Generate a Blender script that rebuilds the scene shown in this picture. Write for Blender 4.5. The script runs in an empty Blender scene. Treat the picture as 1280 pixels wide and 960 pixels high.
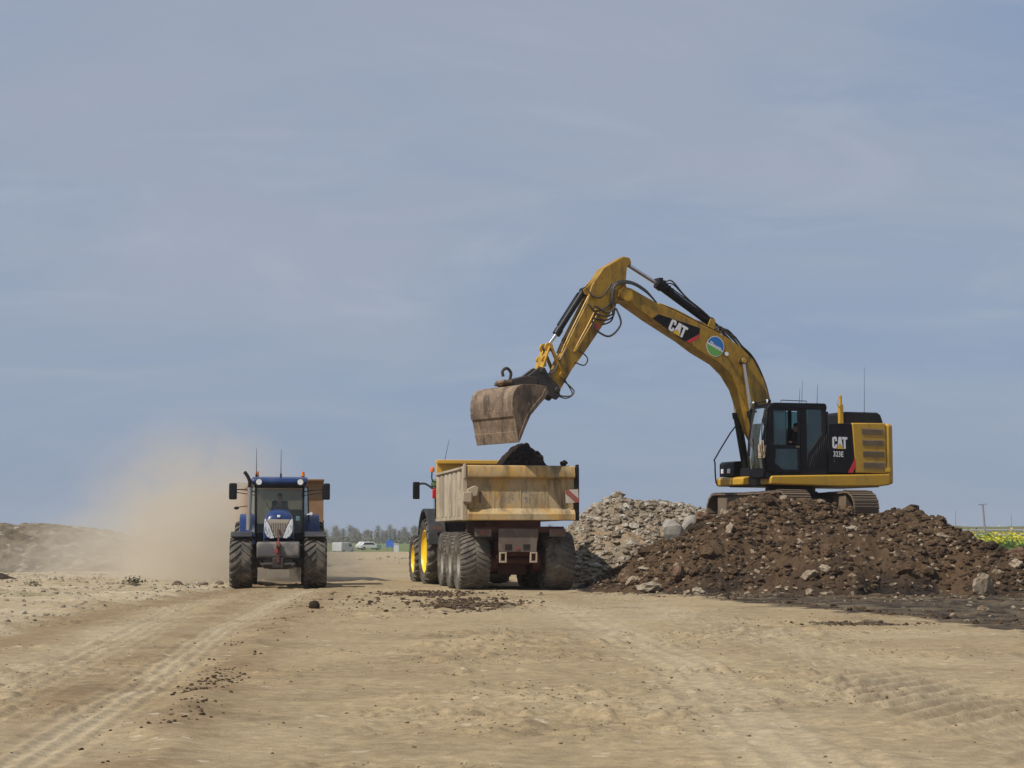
import bpy, bmesh, math, random
from mathutils import noise as mnoise
import numpy as np
from mathutils import Vector, Matrix
R = math.radians
rnd = random.Random(7)
scene = bpy.context.scene
COL = scene.collection

# ------------------------------------------------------------------ camera, sky, sun, exposure
cam_d = bpy.data.cameras.new("camera")
cam = bpy.data.objects.new("camera", cam_d)
COL.objects.link(cam)
cam.location = (0, 0, 1.45)
cam.rotation_euler = (R(90) + math.atan(193 / 2200), 0, 0)
cam_d.sensor_width = 36
cam_d.lens = 2200 / 1280 * 36
cam_d.clip_start = 0.1
cam_d.clip_end = 9000
scene.camera = cam

SUN_AZ, SUN_EL = 36, 50          # light travels towards +x / +y
ld = Vector((math.cos(R(SUN_AZ)) * math.cos(R(SUN_EL)), math.sin(R(SUN_AZ)) * math.cos(R(SUN_EL)), -math.sin(R(SUN_EL))))
sun_d = bpy.data.lights.new("sun", "SUN")
sun_d.energy = 4.2
sun_d.angle = R(0.6)
sun_d.color = (1.0, 0.94, 0.85)
sun = bpy.data.objects.new("sun", sun_d)
COL.objects.link(sun)
sun.rotation_euler = ld.to_track_quat('-Z', 'Y').to_euler()

world = bpy.data.worlds.new("World")
scene.world = world
world.use_nodes = True
wt = world.node_tree
wt.nodes.clear()
wo = wt.nodes.new("ShaderNodeOutputWorld")
bg = wt.nodes.new("ShaderNodeBackground")
bg.inputs[1].default_value = 0.1
sky = wt.nodes.new("ShaderNodeTexSky")
sky.sky_type = 'NISHITA'
sky.sun_disc = False
sky.sun_elevation = R(SUN_EL)
sky.sun_rotation = math.atan2(-ld.x, -ld.y)
sky.air_density = 1.0
sky.dust_density = 2.0
sky.ozone_density = 1.5
# thin high cloud laid over the clear sky (cloud sheet: direction divided by its height)
geo = wt.nodes.new("ShaderNodeTexCoord")
sep = wt.nodes.new("ShaderNodeSeparateXYZ")
wt.links.new(geo.outputs['Generated'], sep.inputs[0])
zm = wt.nodes.new("ShaderNodeMath"); zm.operation = 'MAXIMUM'; zm.inputs[1].default_value = 0.0
wt.links.new(sep.outputs['Z'], zm.inputs[0])
za = wt.nodes.new("ShaderNodeMath"); za.operation = 'ADD'; za.inputs[1].default_value = 0.26
wt.links.new(zm.outputs[0], za.inputs[0])
dv = wt.nodes.new("ShaderNodeVectorMath"); dv.operation = 'DIVIDE'
cz = wt.nodes.new("ShaderNodeCombineXYZ")
for i in range(3):
    wt.links.new(za.outputs[0], cz.inputs[i])
wt.links.new(geo.outputs['Generated'], dv.inputs[0])
wt.links.new(cz.outputs[0], dv.inputs[1])
mp = wt.nodes.new("ShaderNodeMapping")
mp.inputs['Rotation'].default_value = (0, 0, R(18))
mp.inputs['Scale'].default_value = (1.0, 1.7, 1.0)
wt.links.new(dv.outputs[0], mp.inputs[0])
def wnoise(scale, detail, rough, dist, lo, hi):
    n = wt.nodes.new("ShaderNodeTexNoise")
    n.inputs['Scale'].default_value = scale
    n.inputs['Detail'].default_value = detail
    n.inputs['Roughness'].default_value = rough
    n.inputs['Distortion'].default_value = dist
    wt.links.new(mp.outputs[0], n.inputs['Vector'])
    m = wt.nodes.new("ShaderNodeMapRange")
    m.interpolation_type = 'SMOOTHSTEP'
    m.inputs[1].default_value = lo; m.inputs[2].default_value = hi
    wt.links.new(n.outputs[0], m.inputs[0])
    return m
CLOUD_A, CLOUD_B = (3.55, 3.97, 4.93, 1), (2.62, 3.42, 4.90, 1)
n1 = wnoise(1.0, 4, 0.55, 0.5, 0.30, 0.62)
n2 = wnoise(2.4, 8, 0.60, 1.2, 0.46, 0.72)
cm = wt.nodes.new("ShaderNodeMix"); cm.data_type = 'RGBA'
cm.inputs[6].default_value = CLOUD_B; cm.inputs[7].default_value = CLOUD_A
zr = wt.nodes.new("ShaderNodeMapRange"); zr.interpolation_type = 'SMOOTHSTEP'
zr.inputs[1].default_value = 0.03; zr.inputs[2].default_value = 0.17; zr.inputs[3].default_value = 0.25
wt.links.new(sep.outputs['Z'], zr.inputs[0])
zc = wt.nodes.new("ShaderNodeMath"); zc.operation = 'MULTIPLY'
wt.links.new(n1.outputs[0], zc.inputs[0]); wt.links.new(zr.outputs[0], zc.inputs[1])
wt.links.new(zc.outputs[0], cm.inputs[0])
cw = wt.nodes.new("ShaderNodeMix"); cw.data_type = 'RGBA'
cw.inputs[7].default_value = (4.15, 4.55, 5.5, 1)
sc2 = wt.nodes.new("ShaderNodeMath"); sc2.operation = 'MULTIPLY'; sc2.inputs[1].default_value = 0.52
n2z = wt.nodes.new("ShaderNodeMath"); n2z.operation = 'MULTIPLY'
wt.links.new(n2.outputs[0], n2z.inputs[0]); wt.links.new(zr.outputs[0], n2z.inputs[1])
wt.links.new(n2z.outputs[0], sc2.inputs[0])
wt.links.new(sc2.outputs[0], cw.inputs[0])
wt.links.new(cm.outputs[2], cw.inputs[6])
mx = wt.nodes.new("ShaderNodeMix"); mx.data_type = 'RGBA'
mx.inputs[0].default_value = 0.86
wt.links.new(sky.outputs[0], mx.inputs[6])
wt.links.new(cw.outputs[2], mx.inputs[7])
wt.links.new(mx.outputs[2], bg.inputs[0])
wt.links.new(bg.outputs[0], wo.inputs[0])

vs = scene.view_settings
vs.view_transform = 'Standard'
vs.look = 'None'
vs.exposure = 0
vs.gamma = 1
vs.use_curve_mapping = False
scene.cycles.max_bounces = 8
scene.cycles.transparent_max_bounces = 16
scene.cycles.volume_bounces = 3
scene.cycles.volume_step_rate = 2.0
scene.cycles.use_denoising = True
scene.cycles.use_adaptive_sampling = True

# ------------------------------------------------------------------ numpy noise
_rs = np.random.RandomState(11)
_TAB = _rs.rand(256, 256)
def vnoise(x, y, seed=0):
    x = np.asarray(x, float) + seed * 37.17
    y = np.asarray(y, float) + seed * 91.73
    ix = np.floor(x).astype(int); iy = np.floor(y).astype(int)
    fx = x - ix; fy = y - iy
    fx = fx * fx * (3 - 2 * fx); fy = fy * fy * (3 - 2 * fy)
    a = _TAB[ix % 256, iy % 256]; b = _TAB[(ix + 1) % 256, iy % 256]
    c = _TAB[ix % 256, (iy + 1) % 256]; d = _TAB[(ix + 1) % 256, (iy + 1) % 256]
    return (a * (1 - fx) + b * fx) * (1 - fy) + (c * (1 - fx) + d * fx) * fy
def fbm(x, y, sc, oct=3, seed=0):
    v = 0; a = 1; t = 0
    for o in range(oct):
        v = v + a * (vnoise(np.asarray(x) / sc, np.asarray(y) / sc, seed + o * 3) - 0.5)
        t += a; a *= 0.5; sc *= 0.5
    return v / t * 2
def sst(a, b, x):
    t = np.clip((np.asarray(x, float) - a) / (b - a), 0, 1)
    return t * t * (3 - 2 * t)
def lumps(x, y, sc, seed=0):
    """rounded worley bumps, 0..1"""
    x = np.asarray(x, float) / sc; y = np.asarray(y, float) / sc
    ix = np.floor(x).astype(int); iy = np.floor(y).astype(int)
    best = np.full(x.shape, 9.0)
    for dx in (-1, 0, 1):
        for dy in (-1, 0, 1):
            cx = ix + dx; cy = iy + dy
            px = cx + _TAB[(cx + seed * 17) % 256, (cy + seed * 29) % 256]
            py = cy + _TAB[(cx + 101 + seed * 13) % 256, (cy + 57 + seed * 7) % 256]
            best = np.minimum(best, (px - x) ** 2 + (py - y) ** 2)
    return np.clip(1 - best * 1.3, 0, 1)

# ------------------------------------------------------------------ heights of ground and heaps
RUT_A = ([4, 11, 17.9, 28.7, 40, 51.5, 60], [-2.7, -3.2, -3.68, -4.7, -5.3, -5.75, -6.2])
RUT_B = ([4, 11, 15.6, 28.7, 40, 51.5, 60], [-3.4, -4.1, -4.53, -5.9, -7.0, -7.95, -8.4])
RUT_C = ([4, 12.9, 20.3, 36.7, 44], [1.7, 1.9, 2.05, 1.1, 0.2])
RUT_D = ([4, 13, 22, 30, 38, 44], [4.2, 3.95, 3.7, 3.4, 2.7, 1.8])
RUT_E = ([4, 20, 40, 60, 120, 200], [-8.5, -8.4, -8.6, -8.2, -6, -2])
def rut(x, y, curve, w, depth, ripple, per, slant):
    d = x - np.interp(y, *curve)
    m = np.exp(-(d / w) ** 2)
    h = -depth * m + depth * 0.75 * np.exp(-((np.abs(d) - w * 1.75) / (w * 0.5)) ** 2)
    amp = ripple * m * (0.4 + 1.2 * vnoise(x * 1.1, y * 0.35, 4))
    sn = np.sin(2 * np.pi * (y / per + np.abs(d) * slant + 0.7 * vnoise(x * .6, y * .5, 9)))
    return h + amp * (2.0 * ((sn + 1) / 2) ** 2.2 - 0.7)
def rough_mask(x, y):
    """crumbly patches between smooth compacted ones"""
    return sst(-0.15, 0.40, fbm(x, np.asarray(y) * 0.7, 2.6, 4, 141) + 0.45 * fbm(x, y, 0.7, 2, 143))
def ground_h(x, y):
    x = np.asarray(x, float); y = np.asarray(y, float)
    far = sst(70, 140, y)
    rgh = rough_mask(x, y)
    h = fbm(x, y, 4.0, 3, 1) * 0.030 + fbm(x * 0.8, y, 0.60, 4, 5) * (0.014 + 0.034 * rgh)
    h = h + np.maximum(fbm(x, y * .8, 0.22, 3, 8), 0.0) * (0.012 + 0.075 * rgh)
    h = h * (1 - 0.5 * far)
    end = 1 - sst(46, 58, y)
    wob = fbm(x * 0, y, 14.0, 2, 44) * 0.12
    for off, dep in ((-0.26, 0.010), (-0.10, 0.012), (0.07, 0.009), (0.24, 0.013)):
        h = h + rut(x + off + wob, y, RUT_A, 0.055, dep, 0.010, 0.19, 5.0) * (1 - sst(50, 60, y)) * (0.5 + 0.8 * vnoise(x * 0, y * 0.12, 14 + off * 9))
        h = h + rut(x + off * 1.1 - wob, y, RUT_B, 0.06, dep * .9, 0.009, 0.21, 5.0) * (1 - sst(50, 60, y)) * (0.4 + 0.9 * vnoise(x * 0, y * 0.10, 15 + off * 7))
        h = h + rut(x + off * 1.7 + wob, y, RUT_C, 0.08, dep * .8, 0.006, 0.22, 4.0) * (1 - sst(34, 44, y)) * (0.3 + 0.9 * vnoise(x * 0, y * 0.15, 16 + off * 5))
    h = h - 0.022 * np.exp(-((x - np.interp(y, *RUT_A)) / 0.55) ** 2) * (1 - sst(48, 58, y)) - 0.022 * np.exp(-((x - np.interp(y, *RUT_B)) / 0.6) ** 2) * (1 - sst(48, 58, y))
    dD = x - np.interp(y, *RUT_D)
    mD = np.exp(-(dD / 0.85) ** 4) * (1 - sst(28, 38, y)) * (0.25 + 0.95 * vnoise(x * .9, y * .4, 4))
    phD = (x * 0.77 - y * 0.64 + 0.16 * vnoise(x * 1.2, y * .6, 9)) / 0.36
    h = h + 0.044 * mD * (2.0 * ((np.sin(2 * np.pi * phD) + 1) / 2) ** 1.8 - 0.75)
    d = x - np.interp(y, *RUT_A)
    h = h + 0.07 * np.exp(-((d - 0.75) / 0.32) ** 2) * (0.4 + fbm(x, y, 0.8, 2, 3)) * end
    d2 = x - np.interp(y, *RUT_E)
    h = h + 0.10 * np.exp(-(d2 / 0.6) ** 2) * (0.5 + fbm(x, y, 1.4, 3, 6)) * sst(20, 30, y) * (1 - sst(55, 75, y))
    left = sst(-8.2, -9.2, x + 0.0) * sst(24, 34, y) * (1 - sst(90, 120, y))
    h = h + left * (fbm(x, y, 0.6, 3, 12) * 0.06 + 0.02)
    h = h - 0.9 * sst(185, 275, y) - 0.02 * 0
    return h
def heap_brown(x, y):
    x = np.asarray(x, float); y = np.asarray(y, float)
    prof = np.interp(x, [1.8, 3.0, 3.9, 4.7, 5.5, 6.4, 10.6, 11.8, 12.8, 13.9, 14.7, 15.6, 17.2, 19.5],
                     [0, .35, .85, 1.35, 1.8, 2.02, 2.02, 1.85, 1.46, .90, .42, .14, .04, 0])
    df = np.interp(x, [1.5, 4.6, 7.2, 13.4, 20], [49.3, 46.2, 45.0, 45.5, 46.5]) + fbm(x, y * .6, 1.7, 4, 31) * 1.1
    t = np.clip((y - df) / (50.4 - df), 0, 1)
    front = np.sin(t * np.pi / 2) ** 0.9
    back = 1 - sst(57, 61, y)
    h = prof * front * back
    h = h + 0.30 * np.exp(-((y - 50.1) / 0.72) ** 2) * sst(5.6, 6.8, x) * (1 - sst(9.2, 9.9, x)) + 0.16 * np.exp(-((y - 49.9) / 0.6) ** 2) * sst(7.0, 7.6, x) * (1 - sst(8.8, 9.3, x))
    m = np.clip(h / 0.5, 0, 1)
    top = 1 - 0.65 * sst(50.6, 51.2, y)
    h = h + m * top * (fbm(x, y, 2.2, 2, 28) * 0.22 + fbm(x, y, 1.3, 4, 21) * 0.26 + (lumps(x + fbm(x, y, .5, 2, 1) * .2, y, 0.62, 3) - 0.4) * 0.13 + (lumps(x + fbm(x, y, .3, 2, 2) * .12, y, 0.30, 8) - 0.4) * 0.12
                       + fbm(x, y, 0.34, 3, 27) * 0.12 + (lumps(x, y, 0.15, 5) - 0.4) * 0.055)
    return h - 0.03
def heap_grey(x, y):
    x = np.asarray(x, float); y = np.asarray(y, float)
    prof = np.interp(x, [0.8, 1.6, 2.35, 3.05, 3.6, 4.0, 4.5, 5.1, 5.7, 6.6, 8.5, 9.9], [0, 1.2, 2.12, 2.52, 2.86, 2.62, 2.58, 2.45, 2.5, 2.3, 1.4, 0])
    h = prof * sst(52.3, 59.6, y) * (1 - sst(61.5, 66, y))
    m = np.clip(h / 0.4, 0, 1)
    ang = lumps(x, y * 1.1, 0.42, 14)
    h = h + m * (fbm(x, y, 1.0, 3, 41) * 0.18 + (np.minimum(ang, 0.55) - 0.35) * 0.20 + (np.minimum(lumps(x, y, 0.2, 19), .6) - 0.35) * 0.09)
    return h - 0.03
def heap_left(x, y):
    x = np.asarray(x, float); y = np.asarray(y, float)
    prof = np.interp(x, [-60, -40, -30, -26, -23, -20.5, -18.4, -16.5, -13, -9], [1.5, 1.95, 1.8, 1.9, 1.92, 1.75, 1.3, .9, 0.45, 0])
    h = prof * sst(74, 82, y) * (1 - sst(90, 100, y))
    m = np.clip(h / 0.4, 0, 1)
    return h + m * (fbm(x, y, 3.0, 4, 51) * 0.24 + (lumps(x, y, 0.7, 23) - 0.4) * 0.18 + fbm(x, y, 0.5, 2, 53) * 0.12) - 0.03
def heap_small(x, y):
    x = np.asarray(x, float); y = np.asarray(y, float)
    r = np.sqrt(((x + 19.1) / 2.0) ** 2 + ((y - 62) / 1.6) ** 2)
    h = 0.62 * (1 - sst(0, 1, r))
    return h + np.clip(h / .2, 0, 1) * (lumps(x, y, 0.3, 33) - .4) * 0.12 - 0.03

# ------------------------------------------------------------------ materials
DUST = (0.40, 0.31, 0.20)
def nd(t, kind, **kw):
    n = t.nodes.new(kind)
    for k, v in kw.items():
        setattr(n, k, v)
    return n
def mixc(t, fac, a, b):
    m = nd(t, "ShaderNodeMix", data_type='RGBA')
    for idx, v in ((0, fac), (6, a), (7, b)):
        if hasattr(v, 'is_linked') or hasattr(v, 'links'):
            t.links.new(v, m.inputs[idx])
        elif idx == 0:
            m.inputs[0].default_value = v
        else:
            m.inputs[idx].default_value = (v[0], v[1], v[2], 1)
    return m.outputs[2]
def mrange(t, src, lo, hi, a=0.0, b=1.0):
    m = nd(t, "ShaderNodeMapRange", interpolation_type='SMOOTHSTEP')
    m.inputs[1].default_value = lo; m.inputs[2].default_value = hi
    m.inputs[3].default_value = a; m.inputs[4].default_value = b
    t.links.new(src, m.inputs[0])
    return m.outputs[0]
def noise(t, vec, scale, detail=4, rough=0.55, dist=0.0):
    n = nd(t, "ShaderNodeTexNoise")
    n.inputs['Scale'].default_value = scale
    n.inputs['Detail'].default_value = detail
    n.inputs['Roughness'].default_value = rough
    n.inputs['Distortion'].default_value = dist
    if vec is not None:
        t.links.new(vec, n.inputs['Vector'])
    return n.outputs[0]
def math_(t, op, a, b):
    m = nd(t, "ShaderNodeMath", operation=op)
    for i, v in enumerate((a, b)):
        if isinstance(v, (int, float)):
            m.inputs[i].default_value = v
        else:
            t.links.new(v, m.inputs[i])
    return m.outputs[0]
def new_mat(name):
    m = bpy.data.materials.new(name)
    m.use_nodes = True
    t = m.node_tree
    return m, t, t.nodes['Principled BSDF']
def vscale(t, vec, s):
    n = nd(t, "ShaderNodeVectorMath", operation='MULTIPLY')
    t.links.new(vec, n.inputs[0]); n.inputs[1].default_value = s
    return n.outputs[0]
def paint(name, col, rough=0.5, metal=0.0, var=0.12, dust=0.3, dcol=DUST, dscale=2.2, streak=0.0, bump=0.0, bscale=25, lo=0.42, hi=0.68, spec=0.5, stain_glint=None):
    m, t, b = new_mat(name)
    tc = nd(t, "ShaderNodeTexCoord")
    v = tc.outputs['Object']
    n = noise(t, v, 7, 3)
    c = mixc(t, n, [x * (1 - var) for x in col], [x * (1 + var) for x in col])
    rough_out = None
    if dust > 0:
        d = mrange(t, noise(t, v, dscale, 9, 0.65, 0.3), lo, hi, 0.15 * dust, dust)
        if streak > 0:
            s = mrange(t, noise(t, vscale(t, v, (5, 5, 0.5)), 1.6, 5, 0.6), 0.4, 0.7, 0.0, streak)
            d = math_(t, 'MAXIMUM', d, s)
        fine = mrange(t, noise(t, v, 40, 3, 0.6), 0.3, 0.7, 0.75, 1.0)
        d = math_(t, 'MULTIPLY', d, fine)
        c = mixc(t, d, c, dcol)
        if stain_glint:
            for scol, ssc, slo, shi, samt in stain_glint:
                c = mixc(t, mrange(t, noise(t, vscale(t, v, (1.7, 1.7, .5)), ssc, 7, 0.62, 0.4), slo, shi, 0.0, samt), c, scol)
        rr = mrange(t, d, 0.0, 0.8, rough, 0.92)
        t.links.new(rr, b.inputs['Roughness'])
    else:
        b.inputs['Roughness'].default_value = rough
    t.links.new(c, b.inputs['Base Color'])
    b.inputs['Metallic'].default_value = metal
    b.inputs['Specular IOR Level'].default_value = spec
    if bump > 0:
        bp = nd(t, "ShaderNodeBump")
        bp.inputs['Strength'].default_value = bump
        bp.inputs['Distance'].default_value = 0.02
        t.links.new(noise(t, v, bscale, 5, 0.65), bp.inputs['Height'])
        t.links.new(bp.outputs[0], b.inputs['Normal'])
    return m
def glass(name, tint, dust=0.1, dcol=DUST, refl=1.0):
    m, t, b = new_mat(name)
    t.nodes.remove(b)
    out = t.nodes['Material Output']
    tr = nd(t, "ShaderNodeBsdfTransparent"); tr.inputs[0].default_value = (*tint, 1)
    gl = nd(t, "ShaderNodeBsdfGlossy"); gl.inputs['Roughness'].default_value = 0.03
    gl.inputs[0].default_value = (0.85, 0.95, 0.95, 1)
    fr = nd(t, "ShaderNodeFresnel"); fr.inputs[0].default_value = 1.5
    f2 = math_(t, 'MULTIPLY', fr.outputs[0], refl * 1.6)
    f2 = math_(t, 'MINIMUM', f2, 1.0)
    ms = nd(t, "ShaderNodeMixShader")
    t.links.new(f2, ms.inputs[0]); t.links.new(tr.outputs[0], ms.inputs[1]); t.links.new(gl.outputs[0], ms.inputs[2])
    df = nd(t, "ShaderNodeBsdfDiffuse"); df.inputs[0].default_value = (*dcol, 1)
    tc = nd(t, "ShaderNodeTexCoord")
    d = mrange(t, noise(t, tc.outputs['Object'], 2.4, 7, 0.65, 0.5), 0.38, 0.75, dust * 0.35, dust)
    m2 = nd(t, "ShaderNodeMixShader")
    t.links.new(d, m2.inputs[0]); t.links.new(ms.outputs[0], m2.inputs[1]); t.links.new(df.outputs[0], m2.inputs[2])
    t.links.new(m2.outputs[0], out.inputs['Surface'])
    return m

MT = {}
MT['cat_yellow'] = paint('cat_yellow', (0.52, 0.292, 0.013), 0.45, stain_glint=[((0.20, 0.13, 0.05), 2.0, 0.52, 0.68, 0.45), ((0.06, 0.04, 0.02), 7.0, 0.62, 0.72, 0.5)], dust=0.28, dcol=(0.30, 0.20, 0.10), var=0.10, bump=0.08)
MT['arm_yellow'] = paint('arm_yellow', (0.40, 0.222, 0.008), 0.45, stain_glint=[((0.10, 0.06, 0.02), 2.4, 0.50, 0.64, 0.6), ((0.03, 0.02, 0.012), 5.0, 0.60, 0.70, 0.6)], dust=0.55, dcol=(0.15, 0.095, 0.04), var=0.18, bump=0.15, dscale=3)
MT['black'] = paint('black_paint', (0.008, 0.008, 0.011), 0.45, dust=0.06, dcol=(0.14, 0.12, 0.10), spec=0.25)
MT['black_plain'] = paint('black_panel', (0.006, 0.006, 0.010), 0.5, dust=0.03, dcol=(0.14, 0.12, 0.10), spec=0.2)
MT['rubber'] = paint('rubber', (0.036, 0.034, 0.033), 0.75, dust=0.85, dcol=(0.21, 0.18, 0.14), dscale=3.0, bump=0.25, lo=0.36, hi=0.7, spec=0.3)
MT['rubber_dusty'] = paint('rubber_dusty', (0.036, 0.034, 0.033), 0.8, dust=0.85, dcol=(0.22, 0.19, 0.15), dscale=3.5, bump=0.25, lo=0.3, hi=0.65, spec=0.25)
MT['hose'] = paint('hose_rubber', (0.025, 0.024, 0.024), 0.55, dust=0.4, dcol=(0.2, 0.17, 0.13))
MT['chrome'] = paint('chrome_rod', (0.62, 0.62, 0.64), 0.18, metal=1.0, dust=0.15)
MT['steel'] = paint('dirty_steel', (0.16, 0.14, 0.12), 0.6, metal=0.4, dust=0.7, dcol=(0.22, 0.16, 0.10), bump=0.3)
MT['dark_steel'] = paint('oily_steel', (0.035, 0.03, 0.028), 0.55, metal=0.2, dust=0.6, dcol=(0.10, 0.075, 0.055), bump=0.3)
MT['bucket'] = paint('bucket_steel', (0.115, 0.075, 0.05), 0.65, dust=0.95, dcol=(0.29, 0.21, 0.14), dscale=2.6, streak=0.35, bump=0.6, bscale=14, lo=0.35, hi=0.62, stain_glint=[((0.045, 0.030, 0.020), 1.5, 0.46, 0.66, 0.8), ((0.33, 0.25, 0.17), 6.0, 0.54, 0.66, 0.55), ((0.05, 0.033, 0.022), 9.0, 0.56, 0.66, 0.6)])
MT['track'] = paint('track_steel', (0.13, 0.10, 0.075), 0.6, metal=0.15, dust=0.95, dcol=(0.20, 0.145, 0.095), dscale=3, bump=0.5, lo=0.3, hi=0.6)
MT['white'] = paint('white_mark', (0.78, 0.78, 0.78), 0.5, dust=0.06)
MT['red'] = paint('red_mark', (0.62, 0.015, 0.03), 0.4, dust=0.08)
MT['logo_yellow'] = paint('logo_yellow', (0.80, 0.46, 0.02), 0.4, dust=0.05)
MT['sticker_blue'] = paint('sticker_blue', (0.02, 0.17, 0.48), 0.4, dust=0.0)
MT['sticker_green'] = paint('sticker_green', (0.14, 0.38, 0.07), 0.4, dust=0.0)
MT['lens'] = paint('lamp_lens', (0.75, 0.76, 0.76), 0.12, dust=0.1)
MT['headlight'] = paint('headlight_lens', (0.72, 0.75, 0.78), 0.12, metal=0.2, dust=0.15, var=0.3, stain_glint=[((0.12, 0.13, 0.15), 14, 0.50, 0.60, 0.85), ((0.95, 0.95, 0.95), 20, 0.58, 0.64, 0.9)])  # dark and bright sparkle painted into the lens colour
MT['amber'] = paint('amber_lens', (0.75, 0.17, 0.01), 0.25, dust=0.1)
MT['red_lens'] = paint('red_lens', (0.55, 0.01, 0.015), 0.25, dust=0.1)
MT['louvre'] = paint('louvre', (0.16, 0.11, 0.06), 0.7, dust=0.3)
MT['glass_cab'] = glass('cab_glass', (0.36, 0.52, 0.52), 0.10, dcol=(0.22, 0.26, 0.24))
MT['glass_front'] = glass('front_glass', (0.50, 0.60, 0.56), 0.20, dcol=(0.34, 0.33, 0.26), refl=0.55)
MT['glass_blue'] = glass('tractor_glass', (0.74, 0.82, 0.80), 0.13, dcol=(0.30, 0.28, 0.22), refl=0.7)
MT['tail_yellow'] = paint('tail_yellow', (0.50, 0.27, 0.035), 0.6, dust=0.95, dcol=(0.42, 0.33, 0.20), dscale=0.75, streak=0.8, bump=0.25, lo=0.40, hi=0.56, stain_glint=[((0.10, 0.07, 0.04), 1.0, 0.48, 0.66, 0.75), ((0.17, 0.12, 0.07), 3.6, 0.50, 0.66, 0.45), ((0.34, 0.30, 0.23), 9.0, 0.54, 0.66, 0.5)])
MT['body_yellow'] = paint('body_yellow', (0.62, 0.34, 0.03), 0.55, dust=0.3, dcol=(0.45, 0.34, 0.2))
MT['side_dust'] = paint('side_dust', (0.44, 0.38, 0.285), 0.8, dust=0.9, dcol=(0.34, 0.285, 0.20), dscale=1.6, streak=0.9, bump=0.2, stain_glint=[((0.17, 0.135, 0.09), 1.3, 0.50, 0.64, 0.6)])
MT['board'] = paint('dirty_board', (0.52, 0.46, 0.40), 0.6, dust=0.7, dscale=5)
MT['dusty_red'] = paint('dusty_red', (0.30, 0.03, 0.03), 0.6, dust=0.6, dcol=(0.25, 0.17, 0.13))
MT['lens_dusty'] = paint('dusty_lens', (0.16, 0.02, 0.02), 0.6, dust=0.8, dcol=(0.18, 0.13, 0.10), lo=.3, hi=.55)
MT['chassis'] = paint('chassis_red', (0.10, 0.020, 0.015), 0.6, dust=0.6, dcol=(0.05, 0.037, 0.028), lo=0.35, hi=0.65)  # dust tone darkened: underside shade is partly put into the colour
MT['underrun'] = paint('underrun_grey', (0.10, 0.07, 0.055), 0.7, dust=0.7, dcol=(0.24, 0.19, 0.15))
MT['dusty_metal'] = paint('dusty_metal', (0.36, 0.29, 0.2), 0.8, dust=0.8)
MT['rim_grey'] = paint('rim_grey', (0.26, 0.235, 0.20), 0.7, dust=0.85, dcol=(0.30, 0.25, 0.18))
MT['rim_yellow'] = paint('rim_yellow', (0.86, 0.56, 0.008), 0.4, dust=0.08, dscale=4)
MT['jd_green'] = paint('tractor_green', (0.015, 0.10, 0.018), 0.4, dust=0.35)
MT['fender_black'] = paint('fender_black', (0.018, 0.018, 0.020), 0.6, dust=0.5, dcol=(0.10, 0.095, 0.09))
MT['blue'] = paint('tractor_blue', (0.003, 0.026, 0.118), 0.28, dust=0.16, dcol=(0.22, 0.19, 0.15), dscale=3)
MT['blue_dark'] = paint('tractor_navy', (0.012, 0.018, 0.055), 0.4, dust=0.3, dcol=(0.2, 0.17, 0.13))
MT['weight'] = paint('weight_grey', (0.055, 0.055, 0.062), 0.6, dust=0.7, dcol=(0.26, 0.23, 0.19))
MT['grille'] = paint('grille_tan', (0.34, 0.31, 0.26), 0.6, dust=0.6)
MT['exhaust'] = paint('exhaust_steel', (0.45, 0.44, 0.42), 0.35, metal=0.8, dust=0.35)
MT['orange'] = paint('orange_body', (0.26, 0.12, 0.045), 0.7, dust=0.75, dcol=(0.30, 0.215, 0.135), lo=.35, hi=.6)
MT['seat'] = paint('seat_cloth', (0.02, 0.02, 0.023), 0.9, dust=0)
MT['jacket'] = paint('dark_jacket', (0.02, 0.022, 0.03), 0.9, dust=0)
MT['skin'] = paint('skin', (0.42, 0.22, 0.15), 0.6, dust=0)
MT['hair'] = paint('hair', (0.035, 0.022, 0.014), 0.8, dust=0)
MT['rag'] = paint('rag_cloth', (0.40, 0.32, 0.22), 0.95, dust=0.4, bump=0.4, bscale=12)
MT['pale_blue'] = paint('pale_screen', (0.25, 0.42, 0.45), 0.4, dust=0)

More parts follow.
